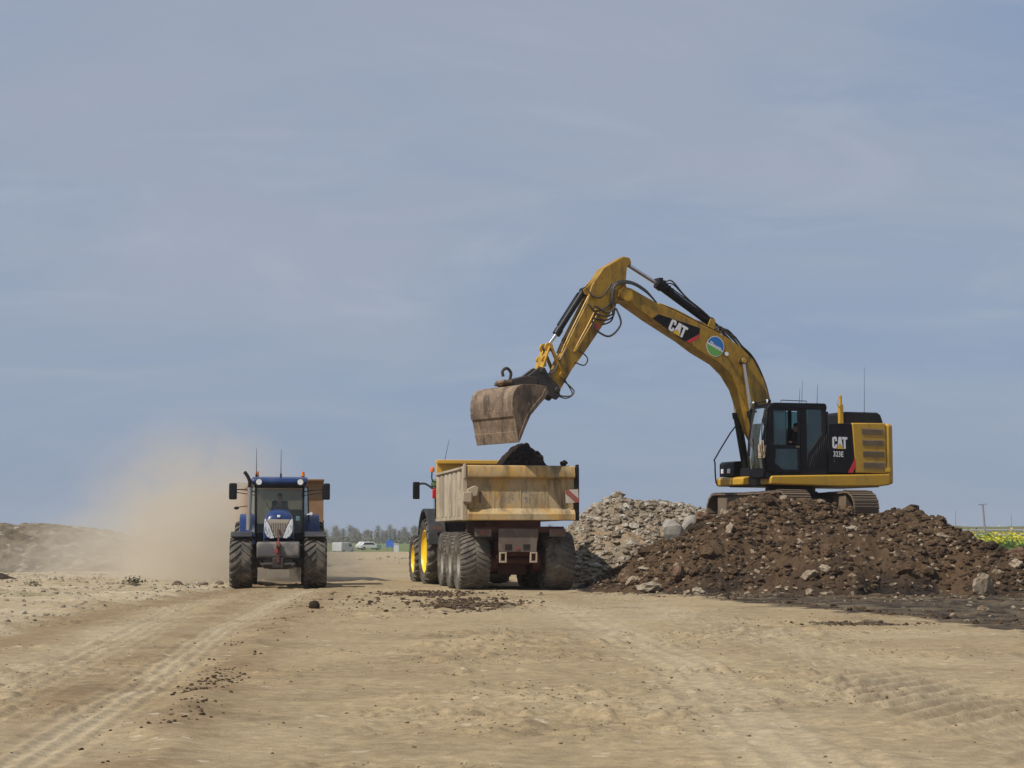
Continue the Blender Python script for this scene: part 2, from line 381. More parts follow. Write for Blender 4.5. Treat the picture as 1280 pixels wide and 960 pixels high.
# ground: masks painted per vertex say where each kind of soil lies
def soil_material(name, base_a, base_b, speck, speck_amt, bump, bscale, layers=(), flat=2.0, fleck=None):
    m, t, b = new_mat(name)
    g = nd(t, "ShaderNodeNewGeometry")
    v = g.outputs['Position']
    c = mixc(t, mrange(t, noise(t, v, 0.35, 6, 0.6), 0.35, 0.65), base_a, base_b)
    k = mrange(t, noise(t, v, 6.0, 6, 0.7), 0.3, 0.7, 0.80, 1.18)
    k2 = mrange(t, noise(t, v, 45.0, 4, 0.7), 0.3, 0.7, 0.85, 1.14)
    for attr, col in layers:
        a = nd(t, "ShaderNodeAttribute", attribute_name=attr)
        c = mixc(t, a.outputs['Fac'], c, col)
    vo = nd(t, "ShaderNodeTexVoronoi"); vo.inputs['Scale'].default_value = flat * 6
    t.links.new(v, vo.inputs['Vector'])
    sp = nd(t, "ShaderNodeSeparateColor"); t.links.new(vo.outputs['Color'], sp.inputs[0])
    c = mixc(t, math_(t, 'MULTIPLY', mrange(t, sp.outputs[0], 1 - speck_amt, 1.0), 0.75), c, speck)
    if fleck:
        f1 = mrange(t, noise(t, v, 5.5, 8, 0.74), 0.53, 0.66, 0.0, 0.55)
        f2 = mrange(t, noise(t, v, 16, 5, 0.7), 0.55, 0.66, 0.0, 0.6)
        ff = math_(t, 'MAXIMUM', f1, f2)
        if layers and layers[0][0] == 'pale':
            ra = nd(t, "ShaderNodeAttribute", attribute_name='rough')
            ff = math_(t, 'MULTIPLY', ff, mrange(t, ra.outputs['Fac'], 0.0, 1.0, 0.25, 1.15))
        c = mixc(t, ff, c, fleck)
    hs = nd(t, "ShaderNodeHueSaturation")
    t.links.new(math_(t, 'MULTIPLY', k, k2), hs.inputs['Value'])
    t.links.new(c, hs.inputs['Color'])
    t.links.new(hs.outputs[0], b.inputs['Base Color'])
    b.inputs['Roughness'].default_value = 0.95
    b.inputs['Specular IOR Level'].default_value = 0.15
    bp = nd(t, "ShaderNodeBump"); bp.inputs['Strength'].default_value = bump; bp.inputs['Distance'].default_value = 0.03
    hgt = math_(t, 'ADD', noise(t, v, bscale, 8, 0.72), math_(t, 'MULTIPLY', noise(t, v, bscale * 5, 3, 0.6), 0.5))
    t.links.new(hgt, bp.inputs['Height']); t.links.new(bp.outputs[0], b.inputs['Normal'])
    return m
MT['ground'] = soil_material('dry_sand_soil', (0.345, 0.264, 0.153), (0.283, 0.214, 0.123), (0.46, 0.38, 0.27), 0.02, 0.38, 9,
                             (('pale', (0.42, 0.35, 0.235)), ('tan', (0.235, 0.165, 0.092)), ('soil', (0.030, 0.023, 0.018)), ('green', (0.115, 0.15, 0.045)), ('concrete', (0.46, 0.40, 0.32))), fleck=(0.15, 0.108, 0.065))  # fleck: brown crumbs, with their small shadows put into the colour
MT['heap_brown'] = soil_material('brown_clay_soil', (0.086, 0.055, 0.031), (0.050, 0.034, 0.022), (0.33, 0.26, 0.18), 0.07, 1.0, 9,
                                 (('dark', (0.026, 0.020, 0.016)), ('red', (0.098, 0.061, 0.034))), 1.6)
MT['heap_grey'] = soil_material('pale_clay_rubble', (0.275, 0.222, 0.155), (0.205, 0.165, 0.115), (0.36, 0.315, 0.25), 0.22, 1.0, 8, (('dark', (0.16, 0.11, 0.07)), ('warm', (0.27, 0.195, 0.12))), 1.0)
MT['heap_left'] = soil_material('grey_spoil', (0.25, 0.205, 0.145), (0.17, 0.14, 0.098), (0.34, 0.31, 0.24), 0.15, 1.0, 4, (('dark', (0.10, 0.075, 0.05)),), 0.6)
MT['load'] = soil_material('wet_black_soil', (0.026, 0.019, 0.015), (0.016, 0.012, 0.010), (0.07, 0.05, 0.035), 0.10, 1.0, 10)
def clod_material(name, a, b_, stone):
    m, t, b = new_mat(name)
    at = nd(t, "ShaderNodeAttribute", attribute_name='tone')
    st = nd(t, "ShaderNodeAttribute", attribute_name='stone')
    g = nd(t, "ShaderNodeNewGeometry")
    c = mixc(t, at.outputs['Fac'], a, b_)
    c = mixc(t, st.outputs['Fac'], c, stone)
    hs = nd(t, "ShaderNodeHueSaturation")
    t.links.new(mrange(t, noise(t, g.outputs['Position'], 14, 6, 0.7), 0.3, 0.7, 0.7, 1.25), hs.inputs['Value'])
    t.links.new(c, hs.inputs['Color'])
    t.links.new(hs.outputs[0], b.inputs['Base Color'])
    b.inputs['Roughness'].default_value = 0.95
    b.inputs['Specular IOR Level'].default_value = 0.15
    bp = nd(t, "ShaderNodeBump"); bp.inputs['Strength'].default_value = 0.8; bp.inputs['Distance'].default_value = 0.02
    t.links.new(noise(t, g.outputs['Position'], 22, 6, 0.7), bp.inputs['Height']); t.links.new(bp.outputs[0], b.inputs['Normal'])
    return m
MT['clod_brown'] = clod_material('clod_brown', (0.038, 0.026, 0.017), (0.115, 0.073, 0.042), (0.33, 0.265, 0.19))
MT['clod_grey'] = clod_material('clod_grey', (0.17, 0.135, 0.095), (0.29, 0.24, 0.175), (0.38, 0.345, 0.285))
MT['clod_tan'] = clod_material('clod_tan', (0.13, 0.092, 0.056), (0.26, 0.185, 0.108), (0.42, 0.34, 0.23))
MT['clod_dark'] = clod_material('clod_dark', (0.036, 0.026, 0.018), (0.125, 0.082, 0.048), (0.20, 0.15, 0.1))
MT['rock_pale'] = soil_material('pale_clay_block', (0.36, 0.30, 0.22), (0.25, 0.195, 0.135), (0.18, 0.13, 0.085), 0.2, 1.0, 12, fleck=(0.13, 0.085, 0.055))
MT['rock_grey'] = soil_material('grey_clay_slab', (0.34, 0.315, 0.27), (0.29, 0.265, 0.22), (0.38, 0.35, 0.30), 0.1, 0.5, 10)
MT['rock_brown'] = soil_material('brown_clay_block', (0.16, 0.10, 0.065), (0.11, 0.07, 0.045), (0.3, 0.22, 0.15), 0.1, 0.8, 10)

# ------------------------------------------------------------------ object helpers
class MB:
    def __init__(self):
        self.v = []; self.f = []; self.m = []
    def add(self, vs_, fs, mi=0):
        o = len(self.v)
        self.v += [tuple(p) for p in vs_]
        self.f += [tuple(i + o for i in f) for f in fs]
        self.m += [mi] * len(fs)
        return self
    def hexa(self, p, mi=0):
        return self.add(p, [(0, 3, 2, 1), (4, 5, 6, 7), (0, 1, 5, 4), (1, 2, 6, 5), (2, 3, 7, 6), (3, 0, 4, 7)], mi)
    def box(self, x0, x1, y0, y1, z0, z1, mi=0):
        return self.hexa([(x0, y0, z0), (x1, y0, z0), (x1, y1, z0), (x0, y1, z0), (x0, y0, z1), (x1, y0, z1), (x1, y1, z1), (x0, y1, z1)], mi)
    def prism(self, poly, a0, a1, axis='y', mi=0):
        n = len(poly)
        def P(p, a):
            return (p[0], a, p[1]) if axis == 'y' else ((p[0], p[1], a) if axis == 'z' else (a, p[0], p[1]))
        vs_ = [P(p, a0) for p in poly] + [P(p, a1) for p in poly]
        fs = [tuple(range(n)), tuple(range(2 * n - 1, n - 1, -1))]
        fs += [(i, (i + 1) % n, n + (i + 1) % n, n + i) for i in range(n)]
        return self.add(vs_, fs, mi)
    def frame(self, d):
        d = Vector(d).normalized()
        up = Vector((0, 0, 1)) if abs(d.z) < 0.9 else Vector((0, 1, 0))
        a = d.cross(up).normalized(); b = d.cross(a).normalized()
        return a, b
    def cyl(self, p0, p1, r0, r1=None, n=14, mi=0, caps=True):
        r1 = r0 if r1 is None else r1
        p0 = Vector(p0); p1 = Vector(p1)
        a, b = self.frame(p1 - p0)
        vs_ = []
        for p, r in ((p0, r0), (p1, r1)):
            for i in range(n):
                t = 2 * math.pi * i / n
                vs_.append(p + a * (r * math.cos(t)) + b * (r * math.sin(t)))
        fs = [(i, (i + 1) % n, n + (i + 1) % n, n + i) for i in range(n)]
        if caps:
            fs += [tuple(range(n)), tuple(range(2 * n - 1, n - 1, -1))]
        return self.add(vs_, fs, mi)
    def beam(self, p0, p1, w, h, mi=0):
        p0 = Vector(p0); p1 = Vector(p1)
        a, b = self.frame(p1 - p0)
        a = a * (w / 2); b = b * (h / 2)
        return self.hexa([p0 - a - b, p0 + a - b, p0 + a + b, p0 - a + b, p1 - a - b, p1 + a - b, p1 + a + b, p1 - a + b], mi)
    def tube(self, pts, r, n=8, smooth=6, mi=0):
        P = [Vector(p) for p in pts]
        if smooth and len(P) > 2:
            Q = []
            for i in range(len(P) - 1):
                a = P[max(i - 1, 0)]; b = P[i]; c = P[i + 1]; d = P[min(i + 2, len(P) - 1)]
                for k in range(smooth):
                    t = k / smooth
                    Q.append(0.5 * ((2 * b) + (c - a) * t + (2 * a - 5 * b + 4 * c - d) * t * t + (3 * b - a - 3 * c + d) * t ** 3))
            Q.append(P[-1]); P = Q
        vs_ = []; fs = []
        for i, p in enumerate(P):
            d = P[min(i + 1, len(P) - 1)] - P[max(i - 1, 0)]
            if d.length < 1e-6:
                d = Vector((1, 0, 0))
            a, b = self.frame(d)
            if i and (a.dot(pa) < 0):
                a = -a; b = -b
            pa = a
            for k in range(n):
                t = 2 * math.pi * k / n
                vs_.append(p + a * (r * math.cos(t)) + b * (r * math.sin(t)))
        for i in range(len(P) - 1):
            for k in range(n):
                fs.append((i * n + k, i * n + (k + 1) % n, (i + 1) * n + (k + 1) % n, (i + 1) * n + k))
        fs += [tuple(range(n)), tuple(range(len(P) * n - 1, (len(P) - 1) * n - 1, -1))]
        return self.add(vs_, fs, mi)
    def lathe(self, prof, n=40, c=(0, 0, 0), mi=0, close=False):
        """profile of (radius, y) turned round the y axis"""
        vs_ = []; k = len(prof)
        for i in range(n):
            t = 2 * math.pi * i / n
            for r, y in prof:
                vs_.append((c[0] + r * math.cos(t), c[1] + y, c[2] + r * math.sin(t)))
        fs = []
        for i in range(n):
            j = (i + 1) % n
            for q in range(k - 1 + (1 if close else 0)):
                q2 = (q + 1) % k
                fs.append((i * k + q, j * k + q, j * k + q2, i * k + q2))
        return self.add(vs_, fs, mi)
    def sphere(self, c, r, sub=2, sx=1, sy=1, sz=1, mi=0):
        vs_, fs = ICO[sub]
        return self.add([(c[0] + p[0] * r * sx, c[1] + p[1] * r * sy, c[2] + p[2] * r * sz) for p in vs_], fs, mi)
    def rot(self, i0, M, c):
        c = Vector(c)
        for i in range(i0, len(self.v)):
            self.v[i] = tuple(M @ (Vector(self.v[i]) - c) + c)
    def build(self, name, mat, parent=None, loc=None, bevel=0.0, smooth=True, seg=2, angle=35):
        me = bpy.data.meshes.new(name)
        me.from_pydata(self.v, [], self.f)
        mats = mat if isinstance(mat, (list, tuple)) else [mat]
        for mm in mats:
            me.materials.append(MT[mm] if isinstance(mm, str) else mm)
        if len(mats) > 1:
            me.polygons.foreach_set('material_index', self.m)
        bm = bmesh.new(); bm.from_mesh(me)
        bmesh.ops.recalc_face_normals(bm, faces=bm.faces)
        bm.to_mesh(me); bm.free()
        if smooth:
            me.polygons.foreach_set('use_smooth', [True] * len(me.polygons))
            me.set_sharp_from_angle(angle=R(angle))
        o = bpy.data.objects.new(name, me)
        COL.objects.link(o)
        if parent is not None:
            o.parent = parent
        if loc is not None:
            o.location = loc
        if bevel > 0:
            md = o.modifiers.new('bevel', 'BEVEL')
            md.width = bevel; md.segments = seg; md.limit_method = 'ANGLE'; md.angle_limit = R(40)
        return o
def _ico(s):
    bm = bmesh.new()
    bmesh.ops.create_icosphere(bm, subdivisions=s, radius=1)
    bm.verts.ensure_lookup_table()
    r = ([tuple(v.co) for v in bm.verts], [tuple(v.index for v in f.verts) for f in bm.faces])
    bm.free()
    return r
ICO = {1: _ico(1), 2: _ico(2), 3: _ico(3)}
def tag(o, label=None, cat=None, group=None, kind=None):
    for k, v in (('label', label), ('category', cat), ('group', group), ('kind', kind)):
        if v:
            o[k] = v
    return o
def thing(name, label, cat, loc, rz=0.0, group=None):
    o = bpy.data.objects.new(name, None)
    COL.objects.link(o)
    o.location = loc; o.rotation_euler = (0, 0, rz)
    o.empty_display_size = 0.5
    return tag(o, label, cat, group)
def copy_tree(o, parent=None):
    c = o.copy(); COL.objects.link(c)
    if parent is not None:
        c.parent = parent
    for ch in list(o.children):
        copy_tree(ch, c)
    return c
def text_shape(s, size, off=0.0):
    cu = bpy.data.curves.new('lettering', 'FONT')
    cu.body = s; cu.size = size; cu.offset = off; cu.resolution_u = 3
    ob = bpy.data.objects.new('lettering', cu)
    COL.objects.link(ob)
    dg = bpy.context.evaluated_depsgraph_get()
    me = ob.evaluated_get(dg).to_mesh()
    vs_ = [(v.co.x, v.co.y) for v in me.vertices]; fs = [tuple(p.vertices) for p in me.polygons]
    ob.evaluated_get(dg).to_mesh_clear()
    bpy.data.objects.remove(ob); bpy.data.curves.remove(cu)
    return vs_, fs
def put_flat(mb, vs_, fs, org, u, v, lift, mi=0):
    """2-d shapes laid on a plane: org + u*x + v*y, raised by lift along u x v"""
    org = Vector(org); u = Vector(u); v = Vector(v); n = u.cross(v).normalized()
    mb.add([org + u * p[0] + v * p[1] + n * lift for p in vs_], fs, mi)
def grid_mesh(name, X, Y, Z, mat, attrs=None, smooth=True):
    ny, nx = X.shape
    me = bpy.data.meshes.new(name)
    co = np.stack([X, Y, Z], -1).reshape(-1, 3).astype(np.float32)
    idx = np.arange(ny * nx).reshape(ny, nx)
    q = np.stack([idx[:-1, :-1], idx[:-1, 1:], idx[1:, 1:], idx[1:, :-1]], -1).reshape(-1, 4)
    me.vertices.add(len(co)); me.vertices.foreach_set('co', co.ravel())
    me.loops.add(q.size); me.loops.foreach_set('vertex_index', q.ravel().astype(np.int32))
    me.polygons.add(len(q)); me.polygons.foreach_set('loop_start', (np.arange(len(q)) * 4).astype(np.int32))
    me.polygons.foreach_set('use_smooth', np.full(len(q), smooth))
    me.update(calc_edges=True)
    for k, a in (attrs or {}).items():
        at = me.attributes.new(k, 'FLOAT', 'POINT')
        at.data.foreach_set('value', np.clip(a, 0, 1).ravel().astype(np.float32))
    me.materials.append(MT[mat])
    o = bpy.data.objects.new(name, me)
    COL.objects.link(o)
    return o

# ------------------------------------------------------------------ ground sheet
def build_ground():
    rows = [-400.0, -60.0, -15.0, 0.0, 2.5]
    y = 4.0
    while y < 6000:
        rows.append(y)
        y *= 1.0028 if 9 < y < 56 else (1.0062 if y < 260 else 1.03)
    rows.append(8000.0)
    yy = np.array(rows)
    tt = np.concatenate([[-9, -3.0, -1.6, -1.05, -0.8, -.65], np.linspace(-0.52, 0.52, 620), [.65, 0.8, 1.05, 1.6, 3.0, 9]])
    W = np.maximum(yy, 8.0)
    X = W[:, None] * tt[None, :]
    Y = np.repeat(yy[:, None], len(tt), 1)
    Z = ground_h(X, Y)
    e = fbm(X, Y, 1.2, 3, 61)
    # pale crumbly field left of the track
    edge = np.interp(Y, [20, 27, 36, 51, 70], [-7.4, -7.9, -8.5, -8.3, -8.0])
    pale = sst(0.5, -0.5, X - edge + e * 0.9) * sst(22, 28, Y) * (1 - sst(80, 110, Y)) * (0.65 + 0.5 * fbm(X, Y, 2.5, 3, 70))
    pale = pale + 0.5 * np.exp(-((X - np.interp(Y, *RUT_C)) / 0.5) ** 2) * (1 - sst(34, 44, Y)) + 0.35 * np.exp(-((X - np.interp(Y, *RUT_D)) / 0.7) ** 2) * (1 - sst(34, 44, Y))
    mid = 0.5 * (np.interp(Y, *RUT_A) + np.interp(Y, *RUT_B))
    pale = pale + 0.55 * np.exp(-((X - np.interp(Y, *RUT_A)) / 0.25) ** 2) * (Y < 50) + 0.4 * np.exp(-((X - np.interp(Y, *RUT_B) + .4) / 0.6) ** 2) * (Y < 48)
    pale = pale + 0.5 * np.clip(fbm(X * 0.8, Y * .8, 2.2, 4, 77), 0, 1) + sst(90, 140, Y) * 0.35
    # brown tan strips along the wheel tracks
    dA = X - np.interp(Y, *RUT_A)
    tan = (1.1 * np.exp(-((dA - 0.80) / 0.45) ** 2) + 0.95 * np.exp(-((X - mid) / 0.42) ** 2)) * (0.6 + 0.8 * fbm(X, Y, 0.7, 3, 81)) * (1 - sst(46, 60, Y)) * sst(5, 9, Y)
    tan = tan + 0.8 * np.exp(-((X - edge - 0.6 + e * 0.4) / 0.6) ** 2) * sst(20, 26, Y) * (1 - sst(55, 70, Y))
    tan = tan + 0.55 * np.clip(fbm(X, Y * .8, 0.9, 4, 85) - 0.05, 0, 1)
    # dark wet soil in front of the heap, spilling towards the viewer on the right
    front = np.interp(X, [1.2, 2.6, 4.6, 6.2, 7.2, 7.8, 8.5, 12, 20], [50.5, 47.0, 43.5, 37.0, 32.5, 29, 25, 20, 18])
    s = (Y - front) + e * 2.0 + fbm(X, Y, 0.45, 4, 91) * 2.6
    soil = sst(-0.2, 0.9, s) * (1 - sst(60, 66, Y)) * sst(1.0, 2.2, X) * (1 - sst(24, 34, X)) * (0.86 + 0.35 * fbm(X, Y, 0.45, 3, 93))
    crumble = sst(-3.2, 0.2, s) * (1 - sst(60, 66, Y)) * sst(2.5, 4, X) * (1 - sst(24, 34, X))
    soil = np.maximum(soil, crumble * sst(0.12, 0.4, fbm(X, Y, 0.6, 3, 95)) * 0.75)
    # spilt soil behind the trailer
    p = np.exp(-(((X + 1.0) / 0.9) ** 2 + ((Y - 39.0) / 3.0) ** 2))
    p2 = np.exp(-(((X + 2.1) / 1.1) ** 2 + ((Y - 46.2) / 2.0) ** 2))
    p3 = 0.8 * np.exp(-(((X - 6.0) / 1.1) ** 2 + ((Y - 30.2) / 0.7) ** 2)) + 0.6 * np.exp(-(((X - 1.6) / 1.5) ** 2 + ((Y - 46.6) / 1.0) ** 2))
    soil = np.maximum(soil, sst(0.42, 0.75, np.maximum(np.maximum(p, p2), p3) + fbm(X, Y * .8, 0.5, 4, 97) * 1.0) * 0.85 * (np.maximum(np.maximum(p, p2), p3) > .12))
    soil = np.maximum(soil, 0.18 * sst(0.25, 0.55, fbm(X * 0.7, Y * 1.2, 0.8, 4, 99)) * (Y < 60))
    green = sst(195, 230, Y + fbm(X, Y, 30, 2, 66) * 20) * (X < 34 + 0 * Y) + sst(240, 260, Y) * (X >= 34) + sst(34, 38, X) * sst(146, 149, Y) * (1 - sst(178, 182, Y))
    green = green + sst(0.25, 0.5, fbm(X, Y, 1.1, 3, 104)) * 0.5 * (X < edge - .5) * sst(38, 44, Y) * (1 - sst(90, 110, Y))
    conc = sst(30, 33, X) * sst(96, 104, Y) * (1 - sst(146, 150, Y))
    g = grid_mesh('ground', X, Y, Z, 'ground', {'pale': pale, 'tan': tan, 'soil': soil, 'green': green, 'concrete': conc, 'rough': rough_mask(X, Y)})
    tag(g, 'dry tan sandy ground with wheel tracks and dark soil patches', 'ground', kind='structure')
build_ground()

# ------------------------------------------------------------------ heaps
def heap(name, fn, x0, x1, y0, y1, step, mat, label, attrs):
    xs = np.arange(x0, x1 + step / 2, step); ys = np.arange(y0, y1 + step / 2, step * 1.0)
    X, Y = np.meshgrid(xs, ys)
    H = fn(X, Y)
    Z = np.where(H > -0.02, H + np.minimum(ground_h(X, Y), 0.05), -0.25)
    rim = (X <= xs[0]) | (X >= xs[-1]) | (Y <= ys[0]) | (Y >= ys[-1])
    Z[rim] = -0.3
    o = grid_mesh(name, X, Y, Z, mat, attrs(X, Y, H))
    return tag(o, label, 'soil heap')
heap('soil_heap', heap_brown, 1.6, 20, 42.6, 61.2, 0.038, 'heap_brown', 'big brown clay soil heap with the excavator standing on top',
     lambda X, Y, H: {'dark': (sst(0.55, 0.1, H + fbm(X, Y, .6, 3, 5) * .25)) * 0.9 + 0.55 * sst(0.15, 0.5, fbm(X, Y, 0.7, 3, 111)),
                      'red': sst(0.0, 0.5, fbm(X, Y, 1.5, 3, 113)) * 0.8})
heap('rubble_heap', heap_grey, 0.6, 10, 51.6, 66.2, 0.045, 'heap_grey', 'pale grey rubble heap between the yellow trailer and the brown soil heap',
     lambda X, Y, H: {'dark': 0.6 * sst(0.2, 0.55, fbm(X, Y, 0.5, 3, 121)) + 0.5 * sst(0.5, 0.1, H), 'warm': sst(-0.1, 0.4, fbm(X, Y, 1.7, 3, 123)) * sst(2.4, 1.6, H)})
heap('spoil_heap', heap_left, -60, -8.5, 73.5, 100.5, 0.11, 'heap_left', 'long low grey spoil heap at the far left, half lost in dust',
     lambda X, Y, H: {'dark': 0.8 * sst(0.0, 0.4, fbm(X, Y, 1.2, 4, 131)) + .5 * sst(.1, .5, fbm(X, Y, .4, 2, 133))})
heap('dark_soil_pile', heap_small, -21.6, -16.9, 60, 64, 0.06, 'heap_brown', 'small dark soil pile at the left edge in front of the grey spoil heap',
     lambda X, Y, H: {'dark': 0.5 + 0 * X, 'red': 0 * X})

def lump_shape(sub, seed, amp=0.35, angular=False):
    r = random.Random(seed)
    vs_, fs = ICO[sub]
    V = np.array(vs_)
    if angular:
        for _ in range(9):
            n = np.array([r.gauss(0, 1) for _ in range(3)]); n /= np.linalg.norm(n)
            d = V @ n; lim = r.uniform(0.45, 0.8)
            V = V - np.clip(d - lim, 0, None)[:, None] * n[None, :]
    k = np.ones(len(V)); o_ = Vector((r.uniform(0, 50), r.uniform(0, 50), r.uniform(0, 50)))
    for i, p in enumerate(vs_):
        q = Vector(p) + o_
        k[i] += amp * ((0.5 if angular else 0.9) * mnoise.noise(q * 1.3) + 0.55 * mnoise.noise(q * 3.1) + 0.4 * mnoise.noise(q * 7.0))
    V = V * k[:, None]
    return V, np.array(fs)
LUMPS = {(s, a): [lump_shape(s, 100 + i, 0.4, a) for i in range(8)] for s in (1, 2, 3) for a in (False, True)}
def clods(name, pts, mat, label, angular=False, stone_frac=0.12, seed=1, big=0.14, flat=0.8, sink=0.25):
    """loose lumps too many to count: one object"""
    r = random.Random(seed)
    V = []; F = []; T = []; S = []
    off = 0
    for x, y, z, s in pts:
        stone = r.random() < stone_frac
        sub = 3 if s > big else (2 if s > big * .4 else 1)
        v, f = LUMPS[(sub, angular or stone)][r.randrange(8)]
        M = Matrix.Rotation(r.uniform(0, 6.28), 3, 'Z') @ Matrix.Rotation(r.uniform(-.6, .6), 3, 'X')
        sc_ = np.array([s * r.uniform(.75, 1.3), s * r.uniform(.7, 1.1), s * r.uniform(.6, 1.0) * flat])
        p = (v * sc_) @ np.array(M).T + np.array([x, y, z + s * flat * (0.5 - sink)])
        V.append(p); F.append(f + off); off += len(p)
        T.append(np.full(len(p), r.random())); S.append(np.full(len(p), (r.uniform(.5, 1) if stone else 0.0)))
    V = np.concatenate(V); F = np.concatenate(F)
    me = bpy.data.meshes.new(name)
    me.vertices.add(len(V)); me.vertices.foreach_set('co', V.astype(np.float32).ravel())
    me.loops.add(F.size); me.loops.foreach_set('vertex_index', F.ravel().astype(np.int32))
    me.polygons.add(len(F)); me.polygons.foreach_set('loop_start', (np.arange(len(F)) * 3).astype(np.int32))
    me.polygons.foreach_set('use_smooth', np.full(len(F), False))
    me.update(calc_edges=True)
    for k, a in (('tone', T), ('stone', S)):
        at = me.attributes.new(k, 'FLOAT', 'POINT'); at.data.foreach_set('value', np.concatenate(a).astype(np.float32))
    me.materials.append(MT[mat])
    o = bpy.data.objects.new(name, me)
    COL.objects.link(o)
    return tag(o, label, 'rubble', kind='stuff')
def scatter(n, fn, x0, x1, y0, y1, smin, smax, keep, seed, power=3.0):
    r = np.random.RandomState(seed)
    x = r.uniform(x0, x1, n); y = r.uniform(y0, y1, n)
    s = smin + (smax - smin) * r.rand(n) ** power
    k = keep(x, y, r.rand(n))
    x, y, s = x[k], y[k], s[k]
    z = fn(x, y)
    return list(zip(x, y, z, s))
gz = lambda x, y: ground_h(x, y)
hb = lambda x, y: np.maximum(heap_brown(x, y), 0) + np.minimum(ground_h(x, y), 0.05)
hg = lambda x, y: np.maximum(heap_grey(x, y), 0) + np.minimum(ground_h(x, y), 0.05)
UAX = Vector((math.cos(R(-66)), math.sin(R(-66))))
def off_tracks(x, y):
    u = (x - 8.4) * UAX.x + (y - 53.2) * UAX.y; w = -(x - 8.4) * UAX.y + (y - 53.2) * UAX.x
    return ~((np.abs(u) < 2.45) & (np.abs(w) < 1.7))
clods('heap_clods', scatter(52000, hb, 2.0, 18.5, 43.0, 54.5, 0.012, 0.10, lambda x, y, r: (heap_brown(x, y) > 0.10) & off_tracks(x, y) & (r < 0.72 + 0.8 * fbm(x, y, 1.7, 3, 37)), 3, 4.5)
      + scatter(170, hb, 2.6, 16.5, 44.4, 50.6, 0.09, 0.25, lambda x, y, r: (heap_brown(x, y) > 0.2) & off_tracks(x, y), 4, 2.0),
      'clod_brown', 'loose brown clods and pale crumbs covering the brown soil heap', False, 0.15, 5)
clods('heap_foot_crumbs', scatter(11000, gz, 2, 17, 24, 47.5, 0.010, 0.075, lambda x, y, r: r < np.exp(-np.clip(np.interp(x, [1.2, 2.6, 4.6, 6.2, 7.25, 8.0, 9.0, 12, 20], [50.5, 47.0, 44.0, 38.5, 34.5, 31.5, 28, 24, 20]) - y + .3, 0, 9) * 1.0) * np.where(np.abs(y - np.interp(x, [1.2, 2.6, 4.6, 6.2, 7.25, 8.0, 9.0, 12, 20], [50.5, 47.0, 44.0, 38.5, 34.5, 31.5, 28, 24, 20])) < 1.6, .8, .10 + .5 * (y > 43)), 8, 3),
      'clod_brown', 'dark crumbs of soil spilt along the foot of the brown heap', False, 0.14, 6)
clods('rubble_chunks', scatter(8000, hg, 0.9, 8.8, 52, 62, 0.025, 0.20, lambda x, y, r: (heap_grey(x, y) > 0.1) & (heap_grey(x, y) > heap_brown(x, y) - .15), 13, 4.0),
      'clod_grey', 'angular grey chunks lying over the pale rubble heap', True, 0.3, 7)
clods('spilt_soil', scatter(16000, gz, -5.2, 1.8, 33, 50.6, 0.007, 0.062, lambda x, y, r: r < np.maximum(np.exp(-(((x + 1.0) / 0.85) ** 2 + ((y - 39.0) / 2.8) ** 2)), np.maximum(np.exp(-(((x + 2.1) / 1.0) ** 2 + ((y - 46.2) / 1.8) ** 2)), 0.07 * np.exp(-(((x + 2.4) / 2.2) ** 2 + ((y - 42) / 5) ** 2))) * 1.0), 17, 2.6),
      'clod_dark', 'dark soil clods spilt on the sand behind the yellow trailer', False, 0.02, 8)
def along_A(x, y, r):
    d = x - np.interp(y, *RUT_A)
    cl = vnoise(x * 1.5, y * 0.7, 51)
    return r < np.exp(-((d - 0.7) / 0.26) ** 2) * (0.03 + np.clip(cl - 0.66, 0, 1) * 2.6)
clods('soil_smear_clods', scatter(900, gz, 4.3, 7.7, 29, 31.5, 0.008, 0.05, lambda x, y, r: r < np.exp(-((x - 6.0) / 0.9) ** 2 - ((y - 30.2) / 0.5) ** 2), 19, 2.6),
      'clod_dark', 'smear of dark crumbs pressed into the sand below the excavator', False, 0.05, 18)
clods('track_edge_clods', scatter(60000, gz, -6, -1.8, 9.5, 44, 0.004, 0.026, along_A, 23, 3.6),
      'clod_dark', 'crumbled clods along the edge of the left wheel track', False, 0.03, 9)
clods('sand_crumbs', scatter(60000, gz, -9, 9, 9.0, 46, 0.003, 0.019, lambda x, y, r: r < 0.03 + 0.5 * rough_mask(x, y), 29, 3.8),
      'clod_tan', 'small crumbs and pebbles strewn over the dry sand', False, 0.25, 10)
clods('field_crumbs', scatter(12000, gz, -22, -7.6, 27, 72, 0.010, 0.065, lambda x, y, r: (x < np.interp(y, [20, 27, 36, 51, 70], [-7.6, -8.1, -8.7, -8.5, -8.3]) + 0.3) & (r < 0.35 + fbm(x, y, 1.4, 2, 35)), 31, 3.2),
      'clod_grey', 'pale crumbs littering the bare field on the left', False, 0.3, 11)
clods('far_rubble', scatter(500, gz, -14, -4, 60, 140, 0.04, 0.22, lambda x, y, r: r < np.exp(-((x + 0.066 * y) / 1.6) ** 2 - ((y - 125) / 9) ** 2) + 0.02, 37, 2.5),
      'clod_grey', 'low scatter of grey rubble far down the dirt road', True, 0.2, 12)
clods('bank_rubble', scatter(700, gz, -13.5, -7.6, 47, 62, 0.02, 0.16, lambda x, y, r: r < 1.6 * np.exp(-((x + 9.7) / 0.7) ** 2 - ((y - 53.2) / 0.7) ** 2), 39, 2.0),
      'clod_grey', 'small bank of broken clay beside the blue tractor', False, 0.2, 13)

